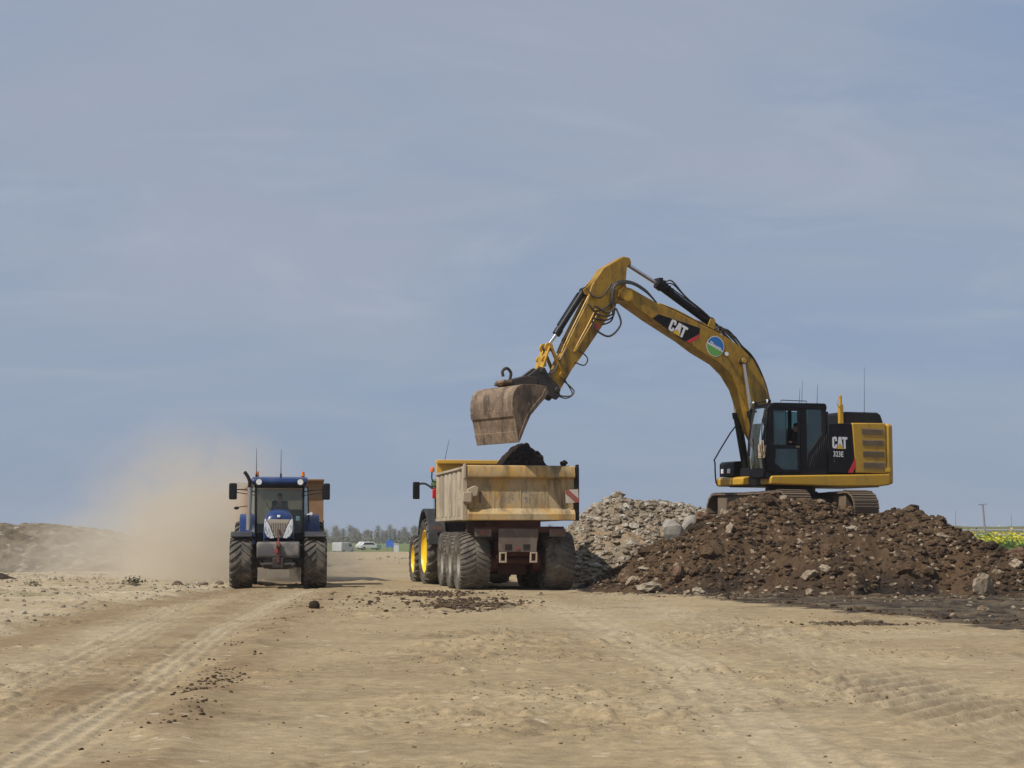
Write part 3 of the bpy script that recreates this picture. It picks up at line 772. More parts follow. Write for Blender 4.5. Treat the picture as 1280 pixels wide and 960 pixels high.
# single stones and blocks
def block(name, x, y, size, sub, seed, mat, label, fn, angular=True, sc=(1, 1, 1), rot=(0, 0, 0), sink=0.25, group=None):
    v, f = lump_shape(3, seed, 0.10 if 'slab' in name else (0.16 if name == 'clod' else 0.42), angular)
    mb = MB(); mb.add(v * np.array(sc) * size, [tuple(q) for q in f])
    o = mb.build(name, mat, smooth=not angular, angle=30)
    z = float(fn(np.array([x]), np.array([y]))[0])
    o.location = (x, y, z + size * sc[2] * (1 - sink * 2) * 0.8)
    o.rotation_euler = rot
    return tag(o, label, 'clay block' if 'slab' in name or 'clay' in name else 'stone', group)
STONES = []   # filled further down from the table
STONE_TABLE = [
    ('clay_slab', 4.55, 49.9, 0.46, 201, 'rock_grey', 'tall split grey clay slab standing where the grey heap meets the brown heap', 'b', (0.85, 0.5, 1.0), (0.1, -0.1, 0.3)),
    ('clay_slab', 5.1, 50.5, 0.42, 202, 'rock_grey', 'grey clay slab leaning higher up just right of the tallest slab', 'b', (0.8, 0.5, 0.9), (0, 0.5, 0.5)),
    ('clay_block', 5.55, 50.35, 0.33, 203, 'rock_brown', 'tan brown clay block just left of the excavator track', 'b', (1.0, 0.7, 0.8), (0.2, 0.2, 0)),
    ('stone', 4.7, 44.6, 0.20, 204, 'rock_pale', 'pale ragged stone lying alone at the left foot of the brown heap', 'g', (1.1, .8, .8), (0, 0, 1)),
    ('clay_block', 3.65, 46.8, 0.38, 205, 'rock_pale', 'long pale topped block at the foot of the brown heap near the trailer', 'b', (1.15, .7, .55), (0, 0, .3)),
    ('clay_block', 3.2, 48.7, 0.36, 206, 'rock_brown', 'cracked pinkish clay block beside the trailer shadow', 'b', (1, .8, .8), (0.2, 0, 1.1)),
    ('stone', 7.55, 45.1, 0.14, 207, 'rock_pale', 'small square white stone on the dark soil strip mid heap', 'g', (1.1, .9, .9), (0, 0, .2)),
    ('clay_block', 12.05, 45.3, 0.36, 208, 'rock_pale', 'large pale ragged boulder low on the right flank of the brown heap', 'b', (.9, .7, 1.1), (0, .2, .4)),
    ('clay_block', 11.15, 42.0, 0.13, 209, 'rock_pale', 'small pinkish stone on the dark soil below the ragged boulder', 'g', (1.2, .9, .7), (0, 0, .4)),
    ('stone', 9.55, 36.0, 0.11, 210, 'rock_pale', 'pale stone out on the dark soil nearest the camera on the right', 'g', (1.2, .9, .7), (0, 0, 2.4)),
    ('clay_block', 9.4, 48.6, 0.24, 211, 'rock_pale', 'pale lump half way up the brown heap below the excavator rear', 'b', (1.1, .8, .8), (0, .2, .6)),
    ('clay_block', 5.9, 47.9, 0.2, 212, 'rock_pale', 'pale pointed lump half way up the brown heap below the cab', 'b', (.7, .7, 1.0), (0, .3, .6)),
    ('clay_block', 13.4, 46.9, 0.36, 213, 'rock_brown', 'rounded grey brown block right of the ragged boulder at the heap edge', 'b', (1, .8, .8), (0, 0, 2)),
    ('clod', -4.05, 36.3, 0.125, 217, 'clod_dark', 'single dark rounded clod on the sand in front of the blue tractor', 'g', (.9, .9, .95), (0, 0, .5)),
    ('clay_block', 4.45, 47.0, 0.30, 215, 'rock_brown', 'squat brown block near the left end of the brown heap foot', 'b', (1.0, .8, .9), (0, 0, .9)),
]
for nm, x, y, s, sd, mat, lb, fn, sc, ro in STONE_TABLE:
    block(nm, x, y, s, 3, sd, mat, lb, hb if fn == 'b' else gz, nm != 'clod', sc, ro)

# ------------------------------------------------------------------ wheels
def tyre(parent, Rr, w, rim, nl, lug, mat='rubber', sweep=0.24, dirn=1, lw=0.42, shoulder=0.10):
    mb = MB()
    Rc = Rr - lug
    mb.lathe([(rim, -w * .40), (rim + .03, -w * .44), (rim + (Rc - rim) * .45, -w * .50), (Rc - .07, -w * .49), (Rc - .015, -w * .42), (Rc, -w * .25), (Rc + .004, 0),
              (Rc, w * .25), (Rc - .015, w * .42), (Rc - .07, w * .49), (rim + (Rc - rim) * .45, w * .50), (rim + .03, w * .44), (rim, w * .40)], 64)
    da = 2 * math.pi / nl
    for s in (-1, 1):
        for k in range(nl):
            a0 = da * (k + (0.5 if s > 0 else 0))
            st = [(0.03 * w, Rr, 0.0), (0.20 * w, Rr, 0.42), (0.38 * w, Rr - .012, 0.78), (0.495 * w, Rr - .05, 1.0), (0.508 * w, Rr - .05 - shoulder, 1.08)]
            vs_ = []; fs = []
            for (yy, ro, t) in st:
                ac = a0 + dirn * sweep * t
                hw = da * lw * 0.5 * (1 + 0.25 * t)
                ri = ro - lug - 0.03
                for r_, aa in ((ri, ac - hw), (ro, ac - hw * .75), (ro, ac + hw * .75), (ri, ac + hw)):
                    vs_.append((r_ * math.cos(aa), s * yy, r_ * math.sin(aa)))
            for i in range(len(st) - 1):
                for q in range(4):
                    q2 = (q + 1) % 4
                    fs.append((i * 4 + q, i * 4 + q2, i * 4 + 4 + q2, i * 4 + 4 + q))
            fs += [(0, 1, 2, 3), (len(vs_) - 4, len(vs_) - 3, len(vs_) - 2, len(vs_) - 1)]
            mb.add(vs_, fs)
    return mb.build('tyre', mat, parent, angle=28)
def wheel(parent, loc, Rr, w, rim, nl, lug, rim_mat, tmat='rubber', out=1, sweep=0.24, dirn=1, lw=0.42, dish=0.12, hub=0.16, bolts=8):
    mb = MB()
    o = out
    mb.lathe([(rim + .005, o * w * .42), (rim - .03, o * w * .43), (rim - .05, o * w * .36), (rim - .09, o * (w * .30)), (rim * .62, o * (w * .36 - dish)), (rim * .58, o * (w * .36 - dish - .01)),
              (hub + .02, o * (w * .36 - dish - .02)), (hub, o * (w * .36 - dish + .05)), (hub * .6, o * (w * .36 - dish + .07)), (0.001, o * (w * .36 - dish + .07))], 40)
    mb.lathe([(rim + .005, -o * w * .42), (rim - .03, -o * w * .43), (rim - .06, -o * w * .30), (rim - .07, o * w * .2)], 40)
    for k in range(bolts):
        t = 2 * math.pi * k / bolts
        rr = (rim * .58 + hub) * .5
        p = (rr * math.cos(t), o * (w * .36 - dish - .02), rr * math.sin(t))
        mb.cyl(p, (p[0], p[1] + o * .035, p[2]), .022, n=6)
    wo_ = mb.build('wheel', rim_mat, parent, loc)
    tyre(wo_, Rr, w, rim, nl, lug, tmat, sweep, dirn, lw)
    wo_.rotation_euler = (0, rnd.uniform(0, 0.5), 0)
    return wo_

# ------------------------------------------------------------------ people
def person(name, label, loc, rz, J, radii, jacket='jacket', lean=0.0):
    """seated figure: one skinned body; hair is a child"""
    root = thing(name, label, 'person', loc, rz)
    names = list(J)
    me = bpy.data.meshes.new('body')
    E = [('pelvis', 'belly'), ('belly', 'chest'), ('chest', 'neck'), ('neck', 'head_low'), ('head_low', 'head_top'),
         ('chest', 'sh_l'), ('sh_l', 'el_l'), ('el_l', 'wr_l'), ('wr_l', 'ha_l'), ('chest', 'sh_r'), ('sh_r', 'el_r'), ('el_r', 'wr_r'), ('wr_r', 'ha_r'),
         ('pelvis', 'hip_l'), ('hip_l', 'kn_l'), ('kn_l', 'an_l'), ('an_l', 'to_l'), ('pelvis', 'hip_r'), ('hip_r', 'kn_r'), ('kn_r', 'an_r'), ('an_r', 'to_r')]
    me.from_pydata([J[n] for n in names], [(names.index(a), names.index(b)) for a, b in E], [])
    me.materials.append(MT[jacket]); me.materials.append(MT['skin'])
    o = bpy.data.objects.new('body', me); COL.objects.link(o); o.parent = root
    bm = bmesh.new(); bm.from_mesh(me)
    sl = bm.verts.layers.skin.verify()
    bm.verts.ensure_lookup_table()
    for i, n in enumerate(names):
        bm.verts[i][sl].radius = radii.get(n[:2] if n not in radii else n, (.06, .06))
        bm.verts[i][sl].use_root = (n == 'pelvis')
    bm.to_mesh(me); bm.free()
    md = o.modifiers.new('skin', 'SKIN'); md.use_smooth_shade = True
    o.modifiers.new('sub', 'SUBSURF').levels = 2
    o.modifiers['sub'].render_levels = 2
    dg = bpy.context.evaluated_depsgraph_get()
    m2 = bpy.data.meshes.new_from_object(o.evaluated_get(dg))
    o.modifiers.clear(); o.data = m2
    m2.materials.clear(); m2.materials.append(MT[jacket]); m2.materials.append(MT['skin'])
    nk = J['neck'][2]
    hl, hr = Vector(J['ha_l']), Vector(J['ha_r'])
    for p in m2.polygons:
        c = p.center
        p.material_index = 1 if (c.z > nk + .02 or (c - hl).length < .10 or (c - hr).length < .10) else 0
        p.use_smooth = True
    ht = J['head_top']
    mb = MB()
    mb.sphere((ht[0] - .015, ht[1], ht[2] - .015), .098, 2, 1.05, .88, .95)
    keep = MB(); keep.v = mb.v; keep.f = [f for f in mb.f if sum(mb.v[i][2] for i in f) / 3 > ht[2] - .02 or sum(mb.v[i][0] for i in f) / 3 < ht[0] - .04]; keep.m = [0] * len(keep.f)
    keep.build('hair', 'hair', root)
    hx, hy, hz = J['head_low']
    f = MB(); f.sphere((hx + .10, hy, hz + .02), .017, 1, 1.2, .8, 1.2); f.build('nose', 'skin', root)
    for s in (-1, 1):
        f = MB(); f.sphere((hx + .0, hy + s * .082, hz + .02), .026, 1, .7, .4, 1.2); f.build('ear', 'skin', root)
        f = MB(); f.sphere((hx + .082, hy + s * .034, hz + .05), .012, 1); f.build('eye', 'hair', root)
    f = MB(); f.sphere((hx + .088, hy, hz - .03), .02, 1, .4, 1.2, .3); f.build('mouth', 'dusty_red', root)
    return root
RAD = {'pelvis': (.15, .13), 'belly': (.14, .11), 'chest': (.16, .12), 'neck': (.055, .055), 'head_low': (.082, .088), 'head_top': (.085, .09),
       'sh': (.075, .075), 'el': (.048, .048), 'wr': (.036, .036), 'ha': (.045, .028), 'hi': (.095, .095), 'kn': (.068, .068), 'an': (.045, .045), 'to': (.045, .035)}
def seated_pose(hands_x=.48, hands_z=.34, hy=.2, tall=1.0):
    return {'pelvis': (0, 0, .12), 'belly': (-.03, 0, .30), 'chest': (-.05, 0, .52), 'neck': (-.03, 0, .70), 'head_low': (0, 0, .80), 'head_top': (.0, 0, .92),
            'sh_l': (-.04, .19, .60), 'el_l': (.10, .26, .36), 'wr_l': (hands_x - .08, hy, hands_z), 'ha_l': (hands_x, hy - .02, hands_z + .01),
            'sh_r': (-.04, -.19, .60), 'el_r': (.10, -.26, .36), 'wr_r': (hands_x - .08, -hy, hands_z), 'ha_r': (hands_x, -hy + .02, hands_z + .01),
            'hip_l': (.05, .10, .10), 'kn_l': (.45, .14, .14), 'an_l': (.52, .14, -.28), 'to_l': (.66, .15, -.32),
            'hip_r': (.05, -.10, .10), 'kn_r': (.45, -.14, .14), 'an_r': (.52, -.14, -.28), 'to_r': (.66, -.15, -.32)}

# ------------------------------------------------------------------ excavator
EX_LOC = (8.4, 53.2, 1.85); EX_ROT = R(205)
def cat_mark(parent, org, u, v, w, h, lift):
    """three block letters with the yellow peak under the middle one; u runs along the word, v upwards"""
    org = Vector(org); u = Vector(u).normalized(); v = Vector(v).normalized()
    L = MB(); Y = MB()
    def poly(mb, pts):
        put_flat(mb, [(p[0] * w, p[1] * h) for p in pts], [tuple(range(len(pts)))], org, u, v, lift)
    # C in three strips
    poly(L, [(0, .14), (.05, .03), (.13, 0), (.13, .97), (.05, .97), (0, .86)][:6])
    poly(L, [(.1305, .80), (.20, .80), (.20, .62), (.31, .62), (.31, .88), (.25, 1), (.1305, 1)])
    poly(L, [(.1305, 0), (.25, 0), (.31, .12), (.31, .36), (.20, .36), (.20, .19), (.1305, .19)])
    # A: two legs over the peak
    poly(L, [(.42, 1), (.505, 1), (.505, .78), (.46, .36), (.33, .10)])
    poly(L, [(.5055, 1), (.60, 1), (.70, .10), (.56, .36), (.5055, .78)])
    poly(L, [(.4605, .36), (.505, .775), (.5595, .36), (.51, .43)])
    # T
    poly(L, [(.64, 1), (1.0, 1), (1.0, .80), (.64, .80)])
    poly(L, [(.755, .798), (.885, .798), (.885, 0), (.755, 0)])
    poly(Y, [(.29, -.02), (.51, .42), (.75, -.02)])
    L.build('lettering', 'white', parent, smooth=False)
    Y.build('emblem', 'logo_yellow', parent, smooth=False)

def build_excavator():
    root = thing('excavator', 'large yellow and black tracked excavator swinging its bucket over the trailer from the heap top', 'excavator', EX_LOC, EX_ROT)
    # --- undercarriage, turned against the upper body
    ua = R(-66) - EX_ROT
    for s in (-1, 1):
        pts = []
        hl, rr = 1.80, .47
        zc = .49
        per = []
        for k in range(9):
            t = math.pi / 2 - math.pi * k / 8
            per.append((hl + rr * math.cos(t), zc + rr * math.sin(t)))
        for k in range(9):
            t = -math.pi / 2 - math.pi * k / 8
            per.append((-hl + rr * math.cos(t), zc + rr * math.sin(t)))
        # resample the loop evenly into shoes
        P = [Vector((a, b)) for a, b in per]; P.append(P[0])
        seg = [(P[i + 1] - P[i]).length for i in range(len(P) - 1)]
        tot = sum(seg); n = 49
        mb = MB()
        for k in range(n):
            d = tot * k / n; i = 0
            while d > seg[i]:
                d -= seg[i]; i += 1
            c = P[i].lerp(P[i + 1], d / seg[i]); tg = (P[i + 1] - P[i]).normalized(); nr = Vector((-tg.y, tg.x))
            if nr.dot(c - Vector((max(-hl, min(hl, c.x)), zc))) < 0:
                nr = -nr
            # sag of the upper run
            if c.y > zc + .4:
                c = c + Vector((0, -.03 * math.cos(c.x / hl * 1.5) + rnd.uniform(-.006, .006)))
            h2 = tot / n * .48
            def q(a, b, y):
                v2 = c + tg * a + nr * b
                return (v2.x, y, v2.y)
            for (a0, a1, b0, b1) in ((-h2, h2, -.03, .012), (-h2, -h2 + .025, .012, .045), (-.012, .013, .012, .045), (h2 - .03, h2 - .005, .012, .045)):
                mb.hexa([q(a0, b0, -.43), q(a1, b0, -.43), q(a1, b0, .43), q(a0, b0, .43), q(a0, b1, -.43), q(a1, b1, -.43), q(a1, b1, .43), q(a0, b1, .43)])
        t_ = mb.build('track', 'track', root, (0, 0, 0), smooth=False)
        t_.rotation_euler = (0, 0, ua)
        off = Matrix.Rotation(ua, 3, 'Z') @ Vector((0, s * 1.15, 0))
        t_.location = off
        fr = MB()
        fr.box(-1.75, 1.72, -.36, .36, .2, .90); fr.box(-1.65, 1.65, -.16, .16, .16, .62)
        fr.box(-1.5, 1.5, -.24, .24, .36, .56)
        fr.build('track_frame', 'track', t_, bevel=.03)
        for nm, x in (('sprocket', -1.80), ('idler', 1.80)):
            w_ = MB(); w_.lathe([(.001, -.12), (.38, -.12), (.42, -.05), (.42, .05), (.38, .12), (.001, .12)], 28, (x, 0, .49)); w_.build(nm, 'dark_steel', t_)
        ro = MB()
        for i in range(7):
            x = -1.35 + .45 * i
            ro.cyl((x, -.22, .14), (x, .22, .14), .12, n=16)
        ro.build('roller', 'dark_steel', t_)
    mb = MB()
    mb.box(-1.1, 1.1, -.9, .9, .42, .82); mb.box(-.6, .6, -1.2, 1.2, .35, .65)
    cf = mb.build('car_body', 'dark_steel', root, bevel=.05); cf.rotation_euler = (0, 0, ua)
    mb = MB(); mb.cyl((0, 0, .80), (0, 0, 1.12), .75, n=40); mb.cyl((0, 0, .86), (0, 0, 1.0), .82, n=40)
    mb.build('turntable', 'dark_steel', root)

    # --- upper body
    mb = MB()
    mb.box(-2.55, 1.55, -1.0, 1.0, 1.14, 1.42)
    mb.box(1.0, 1.5, -.45, .5, 1.16, 1.7)
    mb.build('deck_frame', 'black', root, bevel=.03)
    mb = MB()
    mb.prism([(1.66, 1.17), (1.66, 1.36), (1.60, 1.42), (-2.60, 1.53), (-2.60, 1.20), (-2.2, 1.15), (-.5, 1.13)], .9, 1.47)
    mb.build('side_skirt', 'cat_yellow', root, bevel=.06, seg=3)
    mb = MB()
    mb.prism([(1.66, 1.17), (1.66, 1.42), (.2, 1.45), (-2.6, 1.50), (-2.6, 1.2)], -1.47, -.9)
    mb.build('side_skirt', 'cat_yellow', root, bevel=.05, seg=3)
    mb = MB()
    plan = [(-2.50, 1.45), (-2.66, 1.44), (-2.80, 1.34), (-2.93, 1.0), (-2.98, .5), (-3.0, 0), (-2.98, -.5), (-2.93, -1.0), (-2.80, -1.34), (-2.66, -1.44), (-2.50, -1.45)]
    mb.prism(plan, 1.22, 3.05, 'z')
    mb.build('counterweight', 'cat_yellow', root, bevel=.09, seg=3)
    mb = MB()
    mb.prism([(-1.26, 3.035), (-2.49, 3.06), (-2.49, 1.54), (-1.37, 1.545)], .7, 1.44)
    door = mb.build('rear_door', 'cat_yellow', root, bevel=.03)
    for k in range(4):
        z1 = 2.88 - .335 * k
        lv = MB()
        x0, x1 = -1.60 - .012 * k, -2.38 - .012 * k
        lv.prism([(x0, z1), (x1, z1), (x1 - .01, z1 - .18), (x0 - .01, z1 - .18)], 1.442, 1.448)
        for j in range(7):
            zz = z1 - .012 - j * .024
            lv.hexa([(x1, 1.448, zz - .014), (x0, 1.448, zz - .014), (x0, 1.458, zz - .016), (x1, 1.458, zz - .016), (x1, 1.448, zz), (x0, 1.448, zz), (x0, 1.452, zz - .006), (x1, 1.452, zz - .006)])
        lv.build('louvre', 'louvre', door, smooth=False)
    mb = MB(); mb.box(-2.62, -2.44, 1.442, 1.452, 1.60, 1.72); mb.build('reflector', 'logo_yellow', root)
    mb = MB()
    mb.prism([(-.40, 2.99), (-1.25, 3.03), (-1.36, 1.54), (-.40, 1.52)], .72, 1.435)
    cover = mb.build('side_cover', 'black_plain', root, bevel=.025)
    cat_mark(cover, (-.535, 1.4365, 2.26), (-1, 0, -.012), (0, 0, 1), .54, .35, .004)
    vs_, fs = text_shape('323E', .225, .0045)
    lb = MB(); put_flat(lb, vs_, fs, (-.56, 1.4365, 2.02), (-.82, 0, -.01), (0, 0, 1), .004); lb.build('lettering', 'white', cover, smooth=False)
    vs_, fs = text_shape('L', .15, .0)
    lb = MB(); put_flat(lb, vs_, fs, (-.58, 1.4365, 1.86), (-.8, 0, 0), (0, 0, 1), .004); lb.build('lettering', 'louvre', cover, smooth=False)
    st = MB(); put_flat(st, [(0, 0), (.17, 0), (.30, .44), (.30, .20)][:3] and [(0, 0), (.19, 0), (.285, .21), (.275, .45)], [(0, 1, 2, 3)], (-1.075, 1.4365, 1.545), (-1, 0, 0), (0, 0, 1), .003)
    st.build('stripe', 'red', cover, smooth=False)
    mb = MB(); mb.box(-2.48, -.42, -1.42, .68, 1.5, 2.96)
    mb.build('engine_housing', 'black_plain', root, bevel=.05)
    mb = MB()
    mb.prism([(-1.42, 2.97), (-1.42, 3.36), (-1.5, 3.42), (-2.66, 3.43), (-2.78, 3.36), (-2.9, 3.06), (-2.9, 2.97)], -.75, .82)
    mb.build('engine_hood', 'black', root, bevel=.05, seg=3)
    mb = MB()
    mb.box(-1.34, -1.22, .78, .9, 3.03, 3.62); mb.cyl((-1.28, .84, 3.6), (-1.28, .84, 3.9), .045)
    mb.tube([(-1.28, .9, 3.86), (-1.12, .95, 3.8), (-1.1, .95, 3.6), (-1.22, .92, 3.5)], .012)
    mb.build('stanchion', 'cat_yellow', root, bevel=.01)
    mb = MB()
    mb.cyl((-.95, .4, 2.95), (-.95, .4, 3.35), .13, n=18); mb.cyl((-.95, .4, 3.35), (-.95, .4, 3.42), .16, n=18)
    mb.build('air_intake', 'black', root)
    for x, y, z0, h in ((-.18, 1.2, 3.55, .62), (.18, .8, 3.56, .5), (-2.62, .2, 3.42, 1.45), (.02, .7, 3.56, .75)):
        a = MB(); a.cyl((x, y, z0), (x - .03, y, z0 + h), .009, .004, n=6); a.cyl((x, y, z0), (x, y, z0 + .06), .02, n=8); a.build('antenna', 'black', root)
    # right front tool box with lamps and yellow step
    mb = MB(); mb.prism([(1.62, 1.46), (1.62, 1.86), (1.54, 1.92), (.2, 1.98), (.2, 1.46)], -1.42, -.6)
    bx = mb.build('tool_box', 'black', root, bevel=.03)
    for y in (-1.2, -.85):
        a = MB(); a.box(1.622, 1.65, y - .08, y + .08, 1.56, 1.70); a.build('lamp', 'lens', bx, bevel=.01)
    mb = MB(); mb.prism([(1.75, 1.18), (1.75, 1.40), (1.62, 1.44), (1.0, 1.44), (1.0, 1.18)], -1.40, .10); mb.build('step_box', 'cat_yellow', root, bevel=.04)
    mb = MB(); mb.tube([(.5, -1.32, 3.1), (1.0, -1.32, 3.12), (1.80, -1.32, 2.06), (1.83, -1.32, 1.9), (1.80, -1.32, 1.30), (1.66, -1.32, 1.2)], .024, smooth=3)
    mb.build('handrail', 'black', root)

    # --- cab
    cab = MB()
    Y0, Y1 = .56, 1.41
    cab.box(-.36, 1.78, Y0, Y1, 1.34, 1.52)                                   # floor
    cab.prism([(1.68, 3.40), (1.62, 3.50), (1.45, 3.56), (-.32, 3.59), (-.38, 3.50), (-.38, 3.40)], Y0 - .01, Y1 + .01)   # roof
    def pil(p0, p1, w=.09, h=.09): cab.beam(p0, p1, w, h)
    for y in (Y1 - .045, Y0 + .045):
        pil((1.80, y, 1.45), (1.85, y, 2.0), .08, .08); pil((1.85, y, 2.0), (1.82, y, 2.5), .08, .08); pil((1.82, y, 2.5), (1.64, y, 3.45), .08, .08)
        pil((-.32, y, 1.5), (-.32, y, 3.45), .08, .09)
    cab.box(.33, .575, Y1 - .09, Y1 - .005, 1.5, 3.42)                        # pillar behind the door
    cab.box(.33, .45, Y0, Y0 + .07, 1.5, 3.42)
    cab.box(1.74, 1.86, Y0 + .04, Y1 - .04, 1.36, 1.64)                       # front sill
    cab.box(-.37, -.30, Y0 + .05, Y1 - .05, 1.5, 2.35)                        # back wall
    cab.box(-.28, 1.74, Y0, Y0 + .05, 1.5, 1.75)                              # far side low wall
    cab.box(.577, 1.79, Y0, Y0 + .05, 3.34, 3.42)
    cab.build('cab', 'black_plain', root, bevel=.025)
    cabo = root.children[-1]
    dr = MB()                                                                 # door frame, window open above
    yA, yB = Y1 - .05, Y1 + .012
    dr.box(.585, 1.74, yA, yB, 1.53, 1.61); dr.box(.585, 1.76, yA, yB, 2.215, 2.325); dr.box(.585, 1.70, yA, yB, 3.33, 3.405)
    dr.hexa([(1.50, yA, 1.61), (1.755, yA, 1.61), (1.755, yB, 1.61), (1.50, yB, 1.61), (1.42, yA, 2.215), (1.78, yA, 2.215), (1.78, yB, 2.215), (1.42, yB, 2.215)])
    dr.hexa([(1.50, yA, 2.325), (1.77, yA, 2.325), (1.77, yB, 2.325), (1.50, yB, 2.325), (1.50, yA, 3.33), (1.63, yA, 3.33), (1.63, yB, 3.33), (1.50, yB, 3.33)])
    dr.hexa([(1.20, yA, 1.61), (1.50, yA, 1.61), (1.50, yB, 1.61), (1.20, yB, 1.61), (1.49, yA, 1.80), (1.50, yA, 1.80), (1.50, yB, 1.80), (1.49, yB, 1.80)])
    dr.box(.585, .66, yA, yB, 1.61, 2.215); dr.box(.585, .65, yA, yB, 2.325, 3.33)
    door2 = dr.build('cab_door', 'black_plain', root, bevel=.015)
    a = MB(); a.prism([(.66, 1.61), (1.22, 1.61), (1.48, 1.80), (1.42, 2.215), (.66, 2.215)], Y1 - .025, Y1 - .015); a.build('window_pane', 'glass_cab', door2, smooth=False)
    a = MB(); a.prism([(1.06, 2.325), (1.50, 2.325), (1.50, 3.33), (1.06, 3.33)], Y1 - .025, Y1 - .015); a.box(1.045, 1.065, Y1 - .03, Y1 - .01, 2.325, 3.33, 1); a.build('window_pane', ['glass_cab', 'black'], door2, smooth=False)
    a = MB(); a.box(.62, .74, Y1 + .013, Y1 + .04, 2.25, 2.30); a.build('handle', 'steel', door2, bevel=.008)
    # rear side panel: tall pane above, slanted louvred panel below
    a = MB(); a.prism([(.33, 3.40), (-.28, 3.41), (-.28, 2.66), (.30, 2.02), (.33, 2.02)], Y1 - .03, Y1 - .02); a.build('side_window', 'glass_cab', cabo, smooth=False)
    a = MB(); a.prism([(-.36, 2.86), (-.22, 2.72), (.33, 2.06), (.33, 1.50), (-.36, 1.50)], Y1 - .06, Y1 + .0)
    a.prism([(-.36, 3.42), (-.20, 3.42), (-.20, 2.70), (-.36, 2.86)], Y1 - .06, Y1 - .002)
    for k in range(8):
        x = .24 - .085 * k; z = 1.60
        zt = 2.06 + (.33 - x) * 1.18
        a.beam((x + .06, Y1 + .004, 1.60 + .02 * k), (x - .10, Y1 + .004, min(zt - .1, 2.75)), .03, .035)
    a.build('louvred_panel', 'black', cabo, bevel=.008)
    # glass: front, far side, back
    a = MB()
    fp = [(1.83, 1.64), (1.865, 2.0), (1.84, 2.5), (1.76, 2.95), (1.655, 3.40)]
    for i in range(len(fp) - 1):
        (x0, z0), (x1, z1) = fp[i], fp[i + 1]
        for j in range(6):
            ya = Y0 + .085 + (Y1 - Y0 - .17) * j / 6; yb = Y0 + .085 + (Y1 - Y0 - .17) * (j + 1) / 6
            ca = .05 * (1 - ((j - 3) / 3) ** 2); cb = .05 * (1 - ((j - 2) / 3) ** 2)
            a.add([(x0 + ca, ya, z0), (x0 + cb, yb, z0), (x1 + cb, yb, z1), (x1 + ca, ya, z1)], [(0, 1, 2, 3)])
    ws = a.build('windshield', 'glass_front', cabo, angle=60)
    a = MB(); a.beam((1.92, 1.05, 1.66), (1.90, .90, 2.5), .015, .02); a.build('wiper', 'black', ws)
    a = MB(); a.prism([(-.28, 1.76), (1.78, 1.76), (1.6, 3.38), (-.28, 3.38)], Y0 + .02, Y0 + .03); a.build('side_window', 'glass_cab', cabo, smooth=False)
    a = MB(); a.box(-.34, -.33, Y0 + .09, Y1 - .09, 2.35, 3.40); a.build('rear_window', 'glass_cab', cabo, smooth=False)
    a = MB(); a.box(.15, .70, .72, 1.20, 1.52, 1.95); a.box(.10, .72, .70, 1.22, 1.95, 2.06); a.prism([(.08, 2.0), (.24, 2.04), (.14, 2.75), (.0, 2.75)], .72, 1.20); a.prism([(.06, 2.76), (.15, 2.76), (.12, 2.98), (.03, 2.98)], .84, 1.08)
    a.build('seat', 'seat', cabo, bevel=.04)
    for y0, y1, yc in ((.60, .72, .66), (1.20, 1.30, 1.25)):
        a = MB(); a.box(.35, .95, y0, y1, 1.95, 2.2); a.cyl((.88, yc, 2.18), (.9, yc, 2.42), .025); a.build('console', 'black', cabo, bevel=.02)
    a = MB(); a.box(1.45, 1.50, .66, .80, 2.3, 2.6); a.build('display', 'black', cabo, bevel=.02)
    # roof lamps, mirrors, front grab rail
    for p in ((1.66, .66, 3.58), (1.62, 1.33, 3.60), (-.30, 1.36, 3.52)):
        a = MB(); a.cyl((p[0] - .06, p[1], p[2]), (p[0] + .04, p[1], p[2]), .055, .065, n=14); a.build('work_lamp', 'black', cabo)
        b_ = MB(); b_.cyl((p[0] + .041, p[1], p[2]), (p[0] + .05, p[1], p[2]), .055, n=14); b_.build('lamp_lens', 'lens', root.children[-1] if False else cabo)
    a = MB(); a.tube([(1.70, 1.44, 3.30), (1.88, 1.55, 3.28), (1.88, 1.55, 3.05)], .015, smooth=3)
    hm = MB(); hm.box(1.86, 1.90, 1.46, 1.62, 2.86, 3.14)
    mr = hm.build('mirror', 'black', root, bevel=.03); a.build('mirror_arm', 'black', mr)
    a = MB(); a.tube([(1.78, 1.45, 3.1), (1.92, 1.46, 3.05), (1.93, 1.46, 2.2), (1.80, 1.45, 2.1)], .016, smooth=3); a.build('grab_rail', 'black', root)
    a = MB(); a.tube([(1.72, .62, 3.56), (1.70, 1.34, 3.60)], .018, smooth=0); a.build('lamp_bar', 'black', root); a = MB(); a.tube([(1.2, 1.36, 3.58), (1.20, 1.36, 3.64), (.3, 1.36, 3.64), (.3, 1.36, 3.58)], .012, smooth=0); a.build('roof_rail', 'black', root)

    # --- boom
    up = [(6.0, 6.56), (5.96, 6.74), (5.80, 6.86), (5.58, 6.82), (5.27, 6.68), (4.80, 6.47), (4.04, 6.21), (3.27, 5.90), (2.49, 5.61), (1.88, 5.29), (1.46, 4.93), (1.10, 4.38), (.86, 3.76), (.70, 3.1), (.42, 1.95), (.42, 1.62)]
    lo = [(.68, 1.55), (1.05, 2.1), (1.45, 2.75), (1.78, 3.55), (1.96, 4.03), (2.26, 4.45), (2.62, 4.76), (3.34, 5.11), (3.81, 5.40), (4.92, 5.97), (5.70, 6.42)]
    mb = MB(); mb.prism(up + lo, -.29, .29)
    # welded edge plates along the top
    boom = mb.build('boom', 'arm_yellow', root, bevel=.022)
